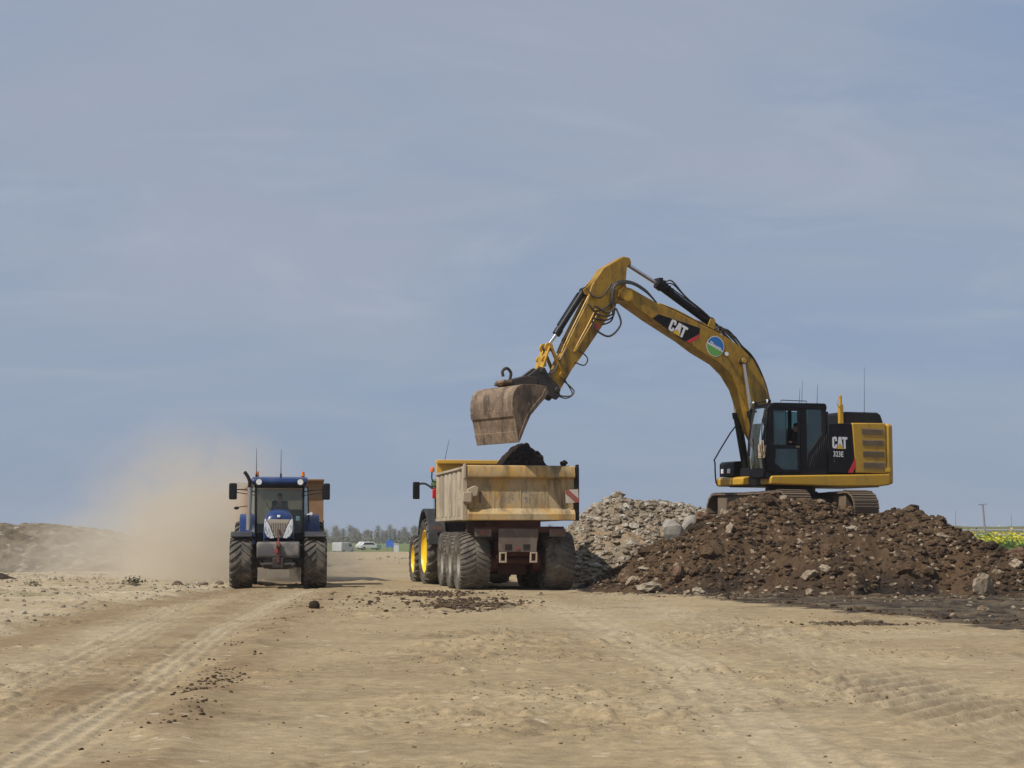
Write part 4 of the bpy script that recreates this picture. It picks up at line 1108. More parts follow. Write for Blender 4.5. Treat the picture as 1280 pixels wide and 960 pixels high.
    for y in (-.33, .33):
        a = MB(); s = 1 if y > 0 else -1
        b_ = MB(); b_.cyl((1.89, s * .28, 4.86), (1.89, s * .50, 4.86), .085, n=18); b_.build('pin_boss', 'cat_yellow', boom, bevel=.01); a.cyl((5.74, s * .30, 6.60), (5.74, s * .36, 6.60), .17, n=24)
        a.prism([(5.50, 6.42), (5.92, 6.5), (5.98, 6.72), (5.55, 6.80)], *((.2915, .315) if s > 0 else (-.315, -.2915)))
        a.build('tip_plate', 'cat_yellow', boom, bevel=.01)
    a = MB()
    for y in (-.16, .16):
        a.prism([(2.66, 5.62), (2.98, 5.78), (2.86, 6.10), (2.70, 6.08)], y - .03, y + .03)
    a.build('cylinder_bracket', 'arm_yellow', boom, bevel=.01)
    # dark badge on the boom with letters and red edge
    dn = (0, 1, 0)
    a = MB(); a.prism([(4.89, 5.985), (4.69, 6.115), (3.29, 5.78), (3.315, 5.60), (3.76, 5.37), (3.88, 5.385)], .291, .2945); bd = a.build('badge', 'black_plain', boom, smooth=False)
    a = MB(); a.prism([(3.305, 5.595), (3.75, 5.362), (3.66, 5.315), (3.36, 5.47)], .291, .2945); a.build('stripe', 'red', boom, smooth=False)
    u = Vector((-.905, 0, -.425)).normalized(); v = Vector((-.425, 0, .905)).normalized()
    cat_mark(bd, (4.385, .2946, 5.685), u, v, .60, .36, .004)
    a = MB(); put_flat(a, [(0, 0), (.012, 0), (.012, .50), (0, .50)], [(0, 1, 2, 3)], (3.345, .2915, 5.12), u, (v * .98 + u * .12), .003); a.build('weld_line', 'cat_yellow', boom, smooth=False)
    # round sticker
    c = Vector((2.77, .291, 5.26)); rr = .285
    def disc(mb_, pts, lift): put_flat(mb_, pts, [tuple(range(len(pts)))], c, u, v, lift)
    ring = [(rr * 1.07 * math.cos(2 * math.pi * i / 36), rr * 1.07 * math.sin(2 * math.pi * i / 36)) for i in range(36)]
    a = MB(); disc(a, ring, .003); stk = a.build('round_sticker', 'white', boom, smooth=False)
    a = MB(); disc(a, [(rr * math.cos(t), rr * math.sin(t)) for t in [math.pi * i / 18 for i in range(19)]], .005); a.build('blue_field', 'sticker_blue', stk, smooth=False)
    a = MB(); disc(a, [(rr * math.cos(t), rr * math.sin(t)) for t in [math.pi + .15 + (math.pi - .3) * i / 18 for i in range(19)]], .005); a.build('green_field', 'sticker_green', stk, smooth=False)
    vs_, fs = text_shape('Sluurs', .175, .006)
    w_ = max(p[0] for p in vs_)
    a = MB(); put_flat(a, [(p[0] - w_ / 2, p[1] - .045) for p in vs_], fs, c, u, v, .008); a.build('lettering', 'white', stk, smooth=False)
    a = MB(); a.cyl((2.44, .30, 5.06), (2.46, .42, 5.04), .05, .07, n=16); wl = a.build('work_lamp', 'black', boom)
    a = MB(); a.cyl((2.46, .421, 5.04), (2.462, .432, 5.039), .062, n=16); a.build('lamp_lens', 'lens', wl)
    # pipes and hoses over the boom's back
    for y, lift in ((.20, .06), (.10, .075), (-.05, .06), (-.18, .06)):
        P = [(x, y, z + lift) for x, z in [(4.6, 6.38), (4.04, 6.22), (3.27, 5.91), (2.49, 5.63)]]
        a = MB(); a.tube(P, .022, n=7, smooth=4); a.build('pipe', 'arm_yellow' if y != .10 else 'dusty_metal', boom)
    for y, l1, l2 in ((.16, .10, .16), (.02, .14, .2), (-.12, .1, .12)):
        P = [(2.55, y, 5.66), (2.35, y + .03, 5.70 + l1), (2.05, y - .02, 5.48 + l2), (1.75, y + .04, 5.27), (1.45, y, 4.98 + .05), (1.12, y + .02, 4.48), (.84, y, 3.80), (.66, y, 3.0)]
        a = MB(); a.tube(P, .026, n=7, smooth=5); a.build('hose', 'hose', boom)
    for y, d in ((.34, .0), (.30, .10), (.22, .2), (.36, -.12)):
        P = [(4.7, .2, 6.46), (5.15, y, 6.78 + d * .4), (5.65, y, 6.98 + d * .3), (6.15, y + .03, 6.88 + d * .2), (6.25, y + .02, 6.50), (6.16, y, 6.15 - d), (6.40, y - .03, 5.95 - d), (6.8, y - .06, 6.05 - d * 1.6)]
        a = MB(); a.tube(P, .024, n=7, smooth=6); a.build('hose', 'hose', boom)
    a = MB(); a.tube([(6.12, .34, 6.2), (6.0, .4, 5.75), (6.35, .36, 5.38), (6.75, .30, 5.55), (6.85, .26, 5.8)], .03, n=8, smooth=6); a.build('hose', 'hose', boom)
    a = MB(); a.tube([(4.55, .06, 6.42), (3.6, .06, 6.13), (3.0, .06, 5.96), (2.5, .04, 5.78)], .018, smooth=3); a.build('hose', 'chrome', boom)
    # --- cylinders
    def cyl_part(name, p0, pm, p1, r, rr_, par, m='black'):
        a = MB(); a.cyl(p0, pm, r, n=20)
        d = (Vector(pm) - Vector(p0)).normalized(); e = Vector(pm)
        a.cyl(e - d * .16, e + d * .03, r * 1.25, n=20)
        w0 = Vector(p0); a.cyl(w0 + Vector((0, -r * 1.1, 0)), w0 + Vector((0, r * 1.1, 0)), r * 1.05, n=18)
        k = Vector((0, r * 1.05, 0)); nrm = d.cross(Vector((0, 1, 0))).normalized()
        a.tube([w0 + d * .15 + nrm * r * 1.15, w0 + d * .3 + nrm * r * 1.3, e - d * .2 + nrm * r * 1.3], .02, n=6, smooth=2)
        o = a.build(name, m, par)
        b_ = MB(); b_.cyl(pm, p1, rr_, n=16); w1 = Vector(p1); b_.build('piston_rod', 'chrome', o)
        c_ = MB(); c_.cyl(w1 + Vector((0, -rr_ * 1.5, 0)), w1 + Vector((0, rr_ * 1.5, 0)), rr_ * 1.9, n=18); c_.build('rod_eye', 'dark_steel', o)
        return o
    for y in (.40, -.40):
        cyl_part('boom_cylinder', (1.30, y, 1.55), (1.63, y, 3.35), (1.88, y, 4.86), .105, .055, root)
    cyl_part('stick_cylinder', (2.80, 0, 6.02), (4.55, 0, 7.05), (5.60, 0, 7.58), .12, .06, root)
    a = MB()
    for k in range(5):
        t = .02 + .05 * k
        p = Vector((4.55, 0, 7.05)).lerp(Vector((2.80, 0, 6.02)), t); a.box(p.x - .07, p.x + .07, -.17, .17, p.z + .02 * (k % 2), p.z + .19 - .02 * k)
    a.build('valve_block', 'black', root, bevel=.015)
    for y, k in ((.19, 0), (-.19, .06), (.12, .12)):
        P = [(4.35, y, 7.05 + k * .4), (4.15, y * 1.3, 7.02 + k), (3.7, y, 6.68 + k * .5), (3.2, y, 6.36), (2.7, y * .8, 6.0), (2.4, y, 5.72)]
        a = MB(); a.tube(P, .022, n=7, smooth=5); a.build('hose', 'hose', root)
    for y, k in ((.24, 0), (.10, .05), (-.08, .02)):
        P = [(2.75, y, 5.78), (2.55, y, 5.86 + k), (2.3, y + .05, 5.66 + k), (2.05, y, 5.58 - k), (1.8, y - .04, 5.34), (1.5, y, 5.08), (1.25, y, 4.74), (1.0, y, 4.22), (.85, y, 3.7)]
        a = MB(); a.tube(P, .024, n=7, smooth=5); a.build('hose', 'hose', boom)
    # --- stick
    pl = [(5.99, 7.64), (5.78, 7.76), (5.58, 7.73), (5.52, 7.58), (5.67, 7.43), (5.72, 6.96), (5.60, 6.62), (5.70, 6.42), (5.92, 6.50), (6.10, 6.27), (6.33, 5.90), (7.04, 4.93), (7.46, 4.41), (7.74, 3.96),
          (7.84, 3.80), (8.0, 3.74), (8.14, 3.80), (8.16, 3.98), (7.90, 4.60), (7.50, 5.38), (7.02, 6.28), (6.82, 6.86), (6.44, 7.38)]
    mb = MB(); mb.prism(pl, -.20, .20); stick = mb.build('stick', 'arm_yellow', root, bevel=.02)
    a = MB()
    for y in (-.12, .12):
        a.prism([(6.55, 7.20), (6.92, 6.82), (7.08, 6.72), (7.02, 6.58), (6.86, 6.55), (6.62, 6.9)], y - .03, y + .03)
    a.build('cylinder_bracket', 'arm_yellow', stick, bevel=.008)
    for i, (o_, y) in enumerate(((.06, .15), (.06, .05), (.06, -.06), (.06, -.16))):
        P = [(6.86 + o_, y, 6.5 + o_ * .6), (7.10 + o_, y, 6.05 + o_ * .6), (7.55 + o_, y, 5.22 + o_ * .5), (7.72 + o_, y, 4.88)]
        a = MB(); a.tube(P, .022, n=7, smooth=4); a.build('pipe', 'cat_yellow' if i % 2 == 0 else 'dark_steel', stick)
    for dz in (0, .09):
        a = MB(); a.tube([(6.72 - dz, .215, 6.15 - dz), (7.0 - dz, .235, 5.65), (7.3, .235, 5.15 - dz), (7.42 - dz * .3, .22, 4.9)], .02, n=7, smooth=4); a.build('pipe', 'cat_yellow', stick)
    for P in ([(7.25, .23, 4.95), (7.02, .28, 4.72), (7.12, .26, 4.52), (7.4, .22, 4.6)], [(7.75, .22, 4.05), (7.45, .28, 3.75), (7.75, .30, 3.55), (8.2, .24, 3.75), (8.4, .2, 3.95)],
              [(7.72, .20, 4.1), (7.5, .26, 3.68), (7.85, .25, 3.62), (8.1, .2, 3.8)], [(7.62, .2, 5.0), (7.9, .25, 4.6), (8.1, .25, 4.3), (8.35, .15, 4.2)]):
        a = MB(); a.tube(P, .02, n=7, smooth=6); a.build('hose', 'hose', stick)
    a = MB(); a.tube([(6.2, .22, 6.95), (6.5, .26, 6.55), (6.8, .27, 6.5), (7.0, .2, 6.75)], .022, smooth=5); a.tube([(6.1, .22, 6.5), (6.45, .27, 6.2), (6.75, .27, 6.1), (6.95, .2, 6.3)], .022, smooth=5); a.build('hose', 'hose', stick)
    a = MB(); a.box(6.62, 6.72, .201, .205, 5.60, 5.75); a.build('warning_label', 'red', stick)
    cyl_part('bucket_cylinder', (6.99, 0, 6.70), (7.86, 0, 5.42), (8.20, 0, 4.98), .095, .05, root)
    # linkage
    a = MB()
    for y in (-.17, .17):
        a.beam((8.20, y, 5.02), (8.46, y, 4.30), .05, .20)
        a.cyl((8.20, y - .04, 5.0), (8.20, y + .04, 5.0), .13, n=18); a.cyl((8.36, y - .04, 4.66), (8.36, y + .04, 4.66), .08, n=14)
    a.box(8.27, 8.40, -.17, .17, 4.45, 4.75)
    a.build('bucket_link', 'cat_yellow', root, bevel=.012)
    a = MB()
    for y in (-.25, .25):
        a.beam((8.16, y, 4.98), (7.80, y, 4.22), .045, .16); a.cyl((7.80, y - .04, 4.22), (7.80, y + .04, 4.22), .11, n=16)
    a.build('side_link', 'arm_yellow', root, bevel=.012)
    # coupler between stick and bucket
    a = MB()
    for y in (-.22, .22):
        a.prism([(7.88, 3.62), (8.0, 3.50), (8.30, 3.62), (8.95, 3.88), (9.10, 4.02), (8.8, 4.22), (8.52, 4.42), (8.36, 4.40), (8.22, 4.16), (7.92, 3.92)], y - .05, y + .05)
    a.box(8.3, 9.0, -.17, .17, 3.84, 4.15); a.cyl((7.98, -.32, 3.78), (7.98, .32, 3.78), .085, n=18); a.cyl((8.46, -.32, 4.30), (8.46, .32, 4.30), .075, n=18)
    a.prism([(8.7, 3.80), (9.55, 3.86), (9.5, 4.0), (9.0, 4.14), (8.65, 4.1)], -.42, .42)
    a.build('coupler', 'dark_steel', root, bevel=.02)
    a = MB(); a.tube([(9.36, .0, 3.98), (9.30, .0, 4.22), (9.42, .0, 4.36), (9.56, .0, 4.28), (9.54, .0, 4.12)], .045, n=8, smooth=5); a.build('lifting_hook', 'dark_steel', root)
    a = MB(); a.box(9.1, 9.72, -.25, .3, 3.86, 3.96); a.box(9.45, 9.75, -.10, .45, 3.9, 4.0); a.build('clod_on_coupler', 'bucket', root, bevel=.03)
    # --- bucket, its width turned a little further than the arm
    sh = [(9.69, 2.26), (9.765, 2.50), (9.83, 2.80), (9.90, 3.05), (9.935, 3.25), (9.92, 3.45), (9.86, 3.62), (9.77, 3.74), (9.62, 3.815), (9.3, 3.84), (8.95, 3.83), (8.75, 3.79)]
    inner = []
    for i, p in enumerate(sh):
        q0 = Vector(sh[max(i - 1, 0)]); q1 = Vector(sh[min(i + 1, len(sh) - 1)]); d = (q1 - q0).normalized(); n2 = Vector((-d.y, d.x))
        if n2.dot(Vector((9.3, 3.2)) - Vector(p)) < 0:
            n2 = -n2
        inner.append((p[0] + n2.x * .045, p[1] + n2.y * .045))
    W_ = 1.02
    a = MB()
    n = len(sh)
    vs_ = [(x, -W_, z) for x, z in sh] + [(x, -W_, z) for x, z in inner] + [(x, W_, z) for x, z in sh] + [(x, W_, z) for x, z in inner]
    fs = []
    for i in range(n - 1):
        fs += [(i, i + 1, 2 * n + i + 1, 2 * n + i), (n + i, n + i + 1, 3 * n + i + 1, 3 * n + i), (i, i + 1, n + i + 1, n + i), (2 * n + i, 2 * n + i + 1, 3 * n + i + 1, 3 * n + i)]
    fs += [(0, n, 3 * n, 2 * n), (n - 1, 2 * n - 1, 4 * n - 1, 3 * n - 1)]
    a.add(vs_, fs)
    side = sh + [(8.72, 3.64), (8.84, 3.47), (9.02, 3.30), (9.33, 2.98), (9.52, 2.62)]
    for y in (-W_, W_):
        a.prism(side, y + .001 if y > 0 else y - .031, y + .031 if y > 0 else y - .001)
    # wear strips, edge plate and stiffening rims
    a.prism([(9.675, 2.22), (9.70, 2.22), (9.79, 2.52), (9.76, 2.53)], -W_ - .03, W_ + .03)
    a.prism([(9.875, 2.93), (9.905, 2.93), (9.945, 3.1), (9.91, 3.1)], -W_ - .02, W_ + .02)
    for y in (W_ + .0315, -W_ - .0565):
        a.prism([(8.72, 3.66), (8.83, 3.47), (9.02, 3.29), (9.33, 2.97), (9.52, 2.60), (9.68, 2.26), (9.71, 2.40), (9.58, 2.70), (9.42, 3.02), (9.12, 3.36), (8.94, 3.54), (8.84, 3.74)], y, y + .025)
    M_ = Matrix.Rotation(R(9.5), 3, 'Z')
    for i in range(len(a.v)):
        p = Vector(a.v[i]); q = M_ @ (p - Vector((9.2, .35, 0))) + Vector((9.2, .35, 0))
        a.v[i] = tuple(q)
    a.build('bucket', 'bucket', root, bevel=.008)
    return root
exc = build_excavator()
# operator on the seat inside the cab (world position worked out from the cab's own axes)
fx, fy = math.cos(EX_ROT), math.sin(EX_ROT)
def exw(x, y, z): return (EX_LOC[0] + fx * x - fy * y, EX_LOC[1] + fy * x + fx * y, EX_LOC[2] + z)
person('person', 'operator in dark clothes sitting behind the open window of the excavator cab', exw(.42, .96, 2.02), EX_ROT, seated_pose(.44, .40, .28), RAD)
# dusty rag hanging on the grab rail in front of the cab
def rag():
    mb = MB()
    r = random.Random(5)
    for cx, cz, w, h, t in ((0, 0, .13, .34, .10), (.10, -.12, .11, .34, -.18), (-.09, -.14, .13, .36, .32)):
        nx, nz = 7, 9
        vs_ = []
        for side_ in (0, 1):
            for j in range(nz):
                for i in range(nx):
                    a_ = (i / (nx - 1) - .5); b_ = j / (nz - 1)
                    x = cx + a_ * w * (.55 + b_ * .9) + t * b_ * .35 + r.uniform(-.008, .008)
                    z = cz - b_ * h + r.uniform(-.012, .012) + .03 * abs(a_)
                    y = .035 * math.sin(a_ * 14 + cx * 30) * (.3 + b_) + (.02 if side_ else -.02)
                    vs_.append((x, y, z))
        fs = []
        for s in (0, 1):
            for j in range(nz - 1):
                for i in range(nx - 1):
                    k = s * nx * nz + j * nx + i
                    fs.append((k, k + 1, k + nx + 1, k + nx))
        N = nx * nz
        ed = [j * nx for j in range(nz)] + [(nz - 1) * nx + i for i in range(1, nx)] + [j * nx + nx - 1 for j in range(nz - 2, -1, -1)] + list(range(nx - 2, 0, -1))
        for q in range(len(ed)):
            a_, b_ = ed[q], ed[(q + 1) % len(ed)]
            fs.append((a_, b_, b_ + N, a_ + N))
        mb.add(vs_, fs)
    o = mb.build('rag', 'rag', None, exw(1.93, 1.46, 2.42), smooth=True, angle=60)
    o.rotation_euler = (0, 0, EX_ROT)
    tag(o, 'dusty tan rag hung on the rail at the front corner of the excavator cab', 'rag')
rag()

# ------------------------------------------------------------------ dump trailers
def build_trailer(label, loc, rz, tail, side, head, detailed=True):
    root = thing('dump_trailer', label, 'trailer', loc, rz)
    HW = 1.55 if detailed else 1.22; X0, X1 = -1.08, 4.62; ZB, ZT = 1.96, (3.44 if detailed else 3.2)
    a = MB(); a.box(X0 + .02, X1, -HW + .05, HW - .05, ZB, ZB + .08); a.box(X1 - .07, X1, -HW + .05, HW - .05, ZB, ZT); a.build('floor', side, root)
    for s in (1, -1):
        a = MB(); y0, y1 = sorted((s * (HW - .08), s * HW))
        a.box(X0 + .03, X1, y0, y1, ZB + .002, ZT - .07)
        ya, yb = sorted((s * HW, s * (HW + .05)))
        n = 7
        for k in range(n):
            x = X0 + .25 + (X1 - X0 - .5) * k / (n - 1)
            a.hexa([(x - .16, s * HW, ZB + .1), (x + .16, s * HW, ZB + .1), (x + .11, s * (HW + .05), ZB + .1), (x - .11, s * (HW + .05), ZB + .1),
                    (x - .16, s * HW, ZT - .12), (x + .16, s * HW, ZT - .12), (x + .11, s * (HW + .05), ZT - .12), (x - .11, s * (HW + .05), ZT - .12)])
        a.box(X0 + .03, X1, *sorted((s * (HW - .1), s * (HW + .06))), ZT - .07, ZT)
        a.box(X0 + .03, X1, *sorted((s * (HW + .001), s * (HW + .06))), ZB, ZB + .09)
        a.build('side_wall', side, root, bevel=.012)
    # headboard with an outward lip
    a = MB()
    ZH = 3.84 if detailed else ZT + .2
    a.box(X1 + .002, X1 + .07, -HW - .03, HW + .03, ZB, ZH); a.prism([(X1 - .10, ZH - .1), (X1 + .30, ZH - .04), (X1 + .30, ZH + .02), (X1 - .10, ZH + .02)], -HW - .03, HW + .03)
    a.build('headboard', head, root, bevel=.015)
    # tailgate: overhanging top beam, flat panel, sloping lower beam
    a = MB()
    a.prism([(X0 - .02, 3.10), (X0 - .17, 3.13), (X0 - .19, 3.18), (X0 - .13, 3.44), (X0 - .02, 3.47)], -HW + .04, HW - .04)
    a.box(X0 - .03, X0 + .025, -HW + .04, HW - .04, ZB, 3.2)
    a.prism([(X0 - .03, 2.28), (X0 - .10, 2.24), (X0 - .20, 2.12), (X0 - .20, 1.96), (X0 - .03, 1.94)], -HW + .04, HW - .04)
    for y in (-.75, 0.0, .75):
        a.box(X0 - .04, X0 - .03, y - .012, y + .012, 2.28, 3.12)
    gate = a.build('tailgate', tail, root, bevel=.012)
    for s in (1, -1):
        a = MB(); a.box(X0 - .10, X0 + .12, *sorted((s * (HW - .035), s * (HW + .09))), ZB - .02, 3.42); a.box(X0 - .16, X0 + .02, *sorted((s * (HW - .0), s * (HW + .07))), 3.1, 3.5)
        a.build('corner_post', 'dusty_metal' if s > 0 else 'black', root, bevel=.015)
    if detailed:
        a = MB(); a.prism([(HW - .02, 2.40), (HW - .02, 2.80), (HW - .22, 2.90), (HW - .34, 2.84), (HW - .30, 2.62), (HW - .16, 2.58), (HW - .16, 2.42)], X0 - .23, X0 - .06, 'x'); a.box(X0 - .26, X0 - .1, HW - .14, HW + .10, 2.44, 2.72)
        a.build('hinge', 'dusty_metal', gate, bevel=.02)
        a = MB(); a.box(X0 - .05, X0 - .035, HW - .44, HW - .38, 2.42, 2.74); a.build('reflector', 'lens_dusty', gate)
        # slanted red and white board
        c = Vector((X0 - .16, -HW + .13, 2.62)); S = .185
        pts = [(-S, -S), (S, -S), (S, S), (-S, S)]
        def bo(p, t=-.06): return (p[0] * math.cos(t) - p[1] * math.sin(t), p[0] * math.sin(t) + p[1] * math.cos(t))
        a = MB(); a.prism([(c.y + bo(p)[0], c.z + bo(p)[1]) for p in pts], c.x, c.x + .012, 'x'); b0 = a.build('marker_board', 'board', gate, smooth=False)
        a = MB()
        for q in ([(S * .99, S * .99), (S * .45, S * .99), (-S * .99, -S * .45), (-S * .99, -S * .99), (-S * .45, -S * .99), (S * .99, S * .45)],):
            a.prism([(c.y + bo(p)[0], c.z + bo(p)[1]) for p in q], c.x - .003, c.x - .0005, 'x')
        a.build('red_stripe', 'dusty_red', b0, smooth=False)
        # worn remains of a painted word on the gate
        vs_, fs = text_shape('VKGN', .50, .012)
        a = MB(); put_flat(a, vs_, fs, (X0 - .031, .62, 2.42), (0, -.82, 0), (0, 0, 1), .002)
        wm = MT.get('worn') or paint('worn_lettering', (0.24, 0.25, 0.26), 0.8, dust=0.3)
        MT['worn'] = wm
        wt_ = wm.node_tree; tr_ = nd(wt_, 'ShaderNodeBsdfTransparent'); mx_ = nd(wt_, 'ShaderNodeMixShader'); pb_ = wt_.nodes['Principled BSDF']
        tcw = nd(wt_, 'ShaderNodeTexCoord'); wt_.links.new(mrange(wt_, noise(wt_, tcw.outputs['Object'], 4.0, 5, 0.6), 0.40, 0.66, 0.05, 0.55), mx_.inputs[0])
        wt_.links.new(tr_.outputs[0], mx_.inputs[1]); wt_.links.new(pb_.outputs[0], mx_.inputs[2]); wt_.links.new(mx_.outputs[0], wt_.nodes['Material Output'].inputs['Surface'])
        a.build('lettering', 'worn', gate, smooth=False)
        vs_, fs = text_shape('info', .14, .0)
        a = MB(); put_flat(a, vs_, fs, (X0 - .031, -.93, 2.33), (0, -.85, 0), (0, 0, 1), .002); a.build('small_lettering', 'worn', gate, smooth=False) if False else None
    # chassis
    a = MB()
    for y in (-.45, .45):
        a.box(X0 + .1, 5.6, y - .08, y + .08, 1.40, 1.74)
    a.box(X0 + .10, X0 + .3, -1.25, 1.25, 1.62, 1.78); a.box(-.9, 5.0, -.6, .6, 1.75, 1.94)
    a.prism([(5.5, 1.35), (5.5, 1.72), (7.0, .95), (7.0, .70)], -.22, .22)
    for x in (0.0, 1.66, 3.32):
        a.cyl((x, -.8, .83), (x, .8, .83), .13, n=14); a.box(x - .2, x + .2, -.6, .6, .95, 1.4); a.cyl((x, -.74, .83), (x, -.5, .83), .32, n=18); a.cyl((x, .5, .83), (x, .74, .83), .32, n=18)
        a.box(x - .55, x + .55, -.62, -.42, .86, 1.02); a.box(x - .55, x + .55, .42, .62, .86, 1.02); a.box(x + .3, x + .34, -.42, .42, .42, 1.3)
    a.build('chassis', 'chassis', root, bevel=.02)
    a = MB(); a.cyl((.9, 0, 1.7), (4.2, 0, 1.5), .12, n=14); a.cyl((.4, -.7, 1.15), (.4, .7, 1.15), .16, n=16); a.build('air_tank', 'black', root)
    a = MB(); a.prism([(.62, 1.08), (-.44, 1.08), (-.50, 1.72), (.62, 1.72)], X0 - .02, X0 + .02, 'x')
    ur = a.build('rear_plate', 'underrun', root, bevel=.01)
    for s in (1, -1):
        a = MB()
        for k in range(6):
            y = .09 + s * (.17 + .034 * k); a.box(X0 - .026, X0 - .021, y - .010, y + .010, 1.12, 1.29)
        a.build('slot_grille', 'black', ur, smooth=False)
    a = MB(); a.box(X0 - .04, X0 - .021, .04, .13, 1.14, 1.2); a.build('reflector', 'dusty_red', ur)
    for y in (.50, -.36):
        a = MB()
        a.box(X0 - .05, X0 + .06, y - .10, y - .06, .78, 1.075); a.box(X0 - .05, X0 + .06, y + .06, y + .10, .78, 1.075)
        a.box(X0 - .05, X0 + .06, y - .0605, y + .0605, 1.03, 1.075); a.box(X0 - .05, X0 + .06, y - .0605, y + .0605, .78, .83)
        a.build('bumper_bracket', 'dusty_metal', root, bevel=.008)
    for s in (1, -1):
        a = MB(); a.box(X0 + .02, X0 + .10, *sorted((s * .82, s * 1.28)), 1.50, 1.72); tl = a.build('lamp_box', 'underrun', root, bevel=.01)
        a = MB(); a.box(X0 + .0, X0 + .022, *sorted((s * .94, s * 1.16)), 1.54, 1.68); a.build('tail_light', 'lens_dusty', tl, bevel=.005)
    for x in (0.0, 1.66, 3.32):
        for s in (1, -1):
            wheel(root, (x, s * (1.205 if detailed else .86), .815), .83, (.84 if detailed else .6), .42, 34, .030, 'rim_grey', 'rubber_dusty', s, .20, 1 if x == 0 else -1, .50, dish=.34, hub=.14, bolts=10)
    return root
TR_LOC = (0.05, 49.95, 0.0); TR_ROT = R(100.2)
build_trailer('dusty yellow three axle dump trailer loaded with black soil under the excavator bucket', TR_LOC, TR_ROT, 'tail_yellow', 'side_dust', 'body_yellow')
# the soil in it
def load():
    xs = np.linspace(-.98, 4.55, 150); ys = np.linspace(-1.45, 1.45, 90)
    X, Y = np.meshgrid(xs, ys)
    pk = np.interp(Y, [-1.45, -1.22, -1.08, -1.0, -.9, -.78, -.72, -.62, -.48, -.3, -.1, .1, .3, .5, 1.45], [3.1, 3.35, 3.5, 3.78, 3.86, 3.86, 3.92, 4.06, 4.12, 4.10, 3.98, 3.78, 3.5, 3.25, 3.05])
    Z = 3.0 + (pk - 3.0) * np.exp(-((X - 1.1) / 1.1) ** 2)
    Z = Z + .22 * np.exp(-((X - 3.6) / 1.0) ** 2 - (Y / .9) ** 2)
    Z = Z + fbm(X, Y, .6, 4, 201) * .10 + (lumps(X, Y, .36, 45) - .4) * .12 + (lumps(X, Y, .15, 47) - .4) * .10
    rim = (np.abs(Y) > 1.44) | (X < -.97) | (X > 4.54)
    Z[rim] = 2.3
    o = grid_mesh('soil_load', X, Y, Z, 'load')
    # raise on a closed body: walls of the trailer hide the underside
    o.location = TR_LOC; o.rotation_euler = (0, 0, TR_ROT)
    tag(o, 'mound of wet black soil heaped in the yellow dump trailer', 'soil load')
load()
def load_clods():
    r = random.Random(71); P = []
    c, s_ = math.cos(TR_ROT), math.sin(TR_ROT)
    for _ in range(260):
        x = r.gauss(1.0, .75); y = r.gauss(-.3, .45)
        if abs(y) > 1.3 or x < -.8 or x > 4:
            continue
        pk = float(np.interp(y, [-1.45, -1.27, -1.22, -1.08, -1.0, -.85, -.78, -.65, -.48, -.25, 0.0, .24, .5, 1.45], [3.1, 3.3, 3.35, 3.45, 3.78, 3.95, 3.97, 4.08, 4.15, 4.10, 3.85, 3.5, 3.25, 3.05]))
        z = 3.0 + (pk - 3.0) * math.exp(-((x - 1.1) / 1.1) ** 2)
        P.append((TR_LOC[0] + c * x - s_ * y, TR_LOC[1] + s_ * x + c * y, z - .05, .025 + .10 * r.random() ** 2.5))
    clods('load_clods', P, 'clod_dark', 'crumbling dark clods lying on the soil in the yellow trailer', False, 0.0, 72)
load_clods()
def loose(name, x, y, z, s, seed, lb):
    v, f = lump_shape(2, seed, .45)
    mb = MB(); mb.add(v * s * np.array([1, 1.0, .8]), [tuple(q) for q in f])
    o = mb.build(name, 'load', smooth=True, angle=50)
    c, s_ = math.cos(TR_ROT), math.sin(TR_ROT)
    o.location = (TR_LOC[0] + c * x - s_ * y, TR_LOC[1] + s_ * x + c * y, z)
    tag(o, lb, 'clod')
loose('clod', -1.12, -1.22, 3.535, .10, 305, 'small black clod stuck on the right corner of the trailer tailgate')

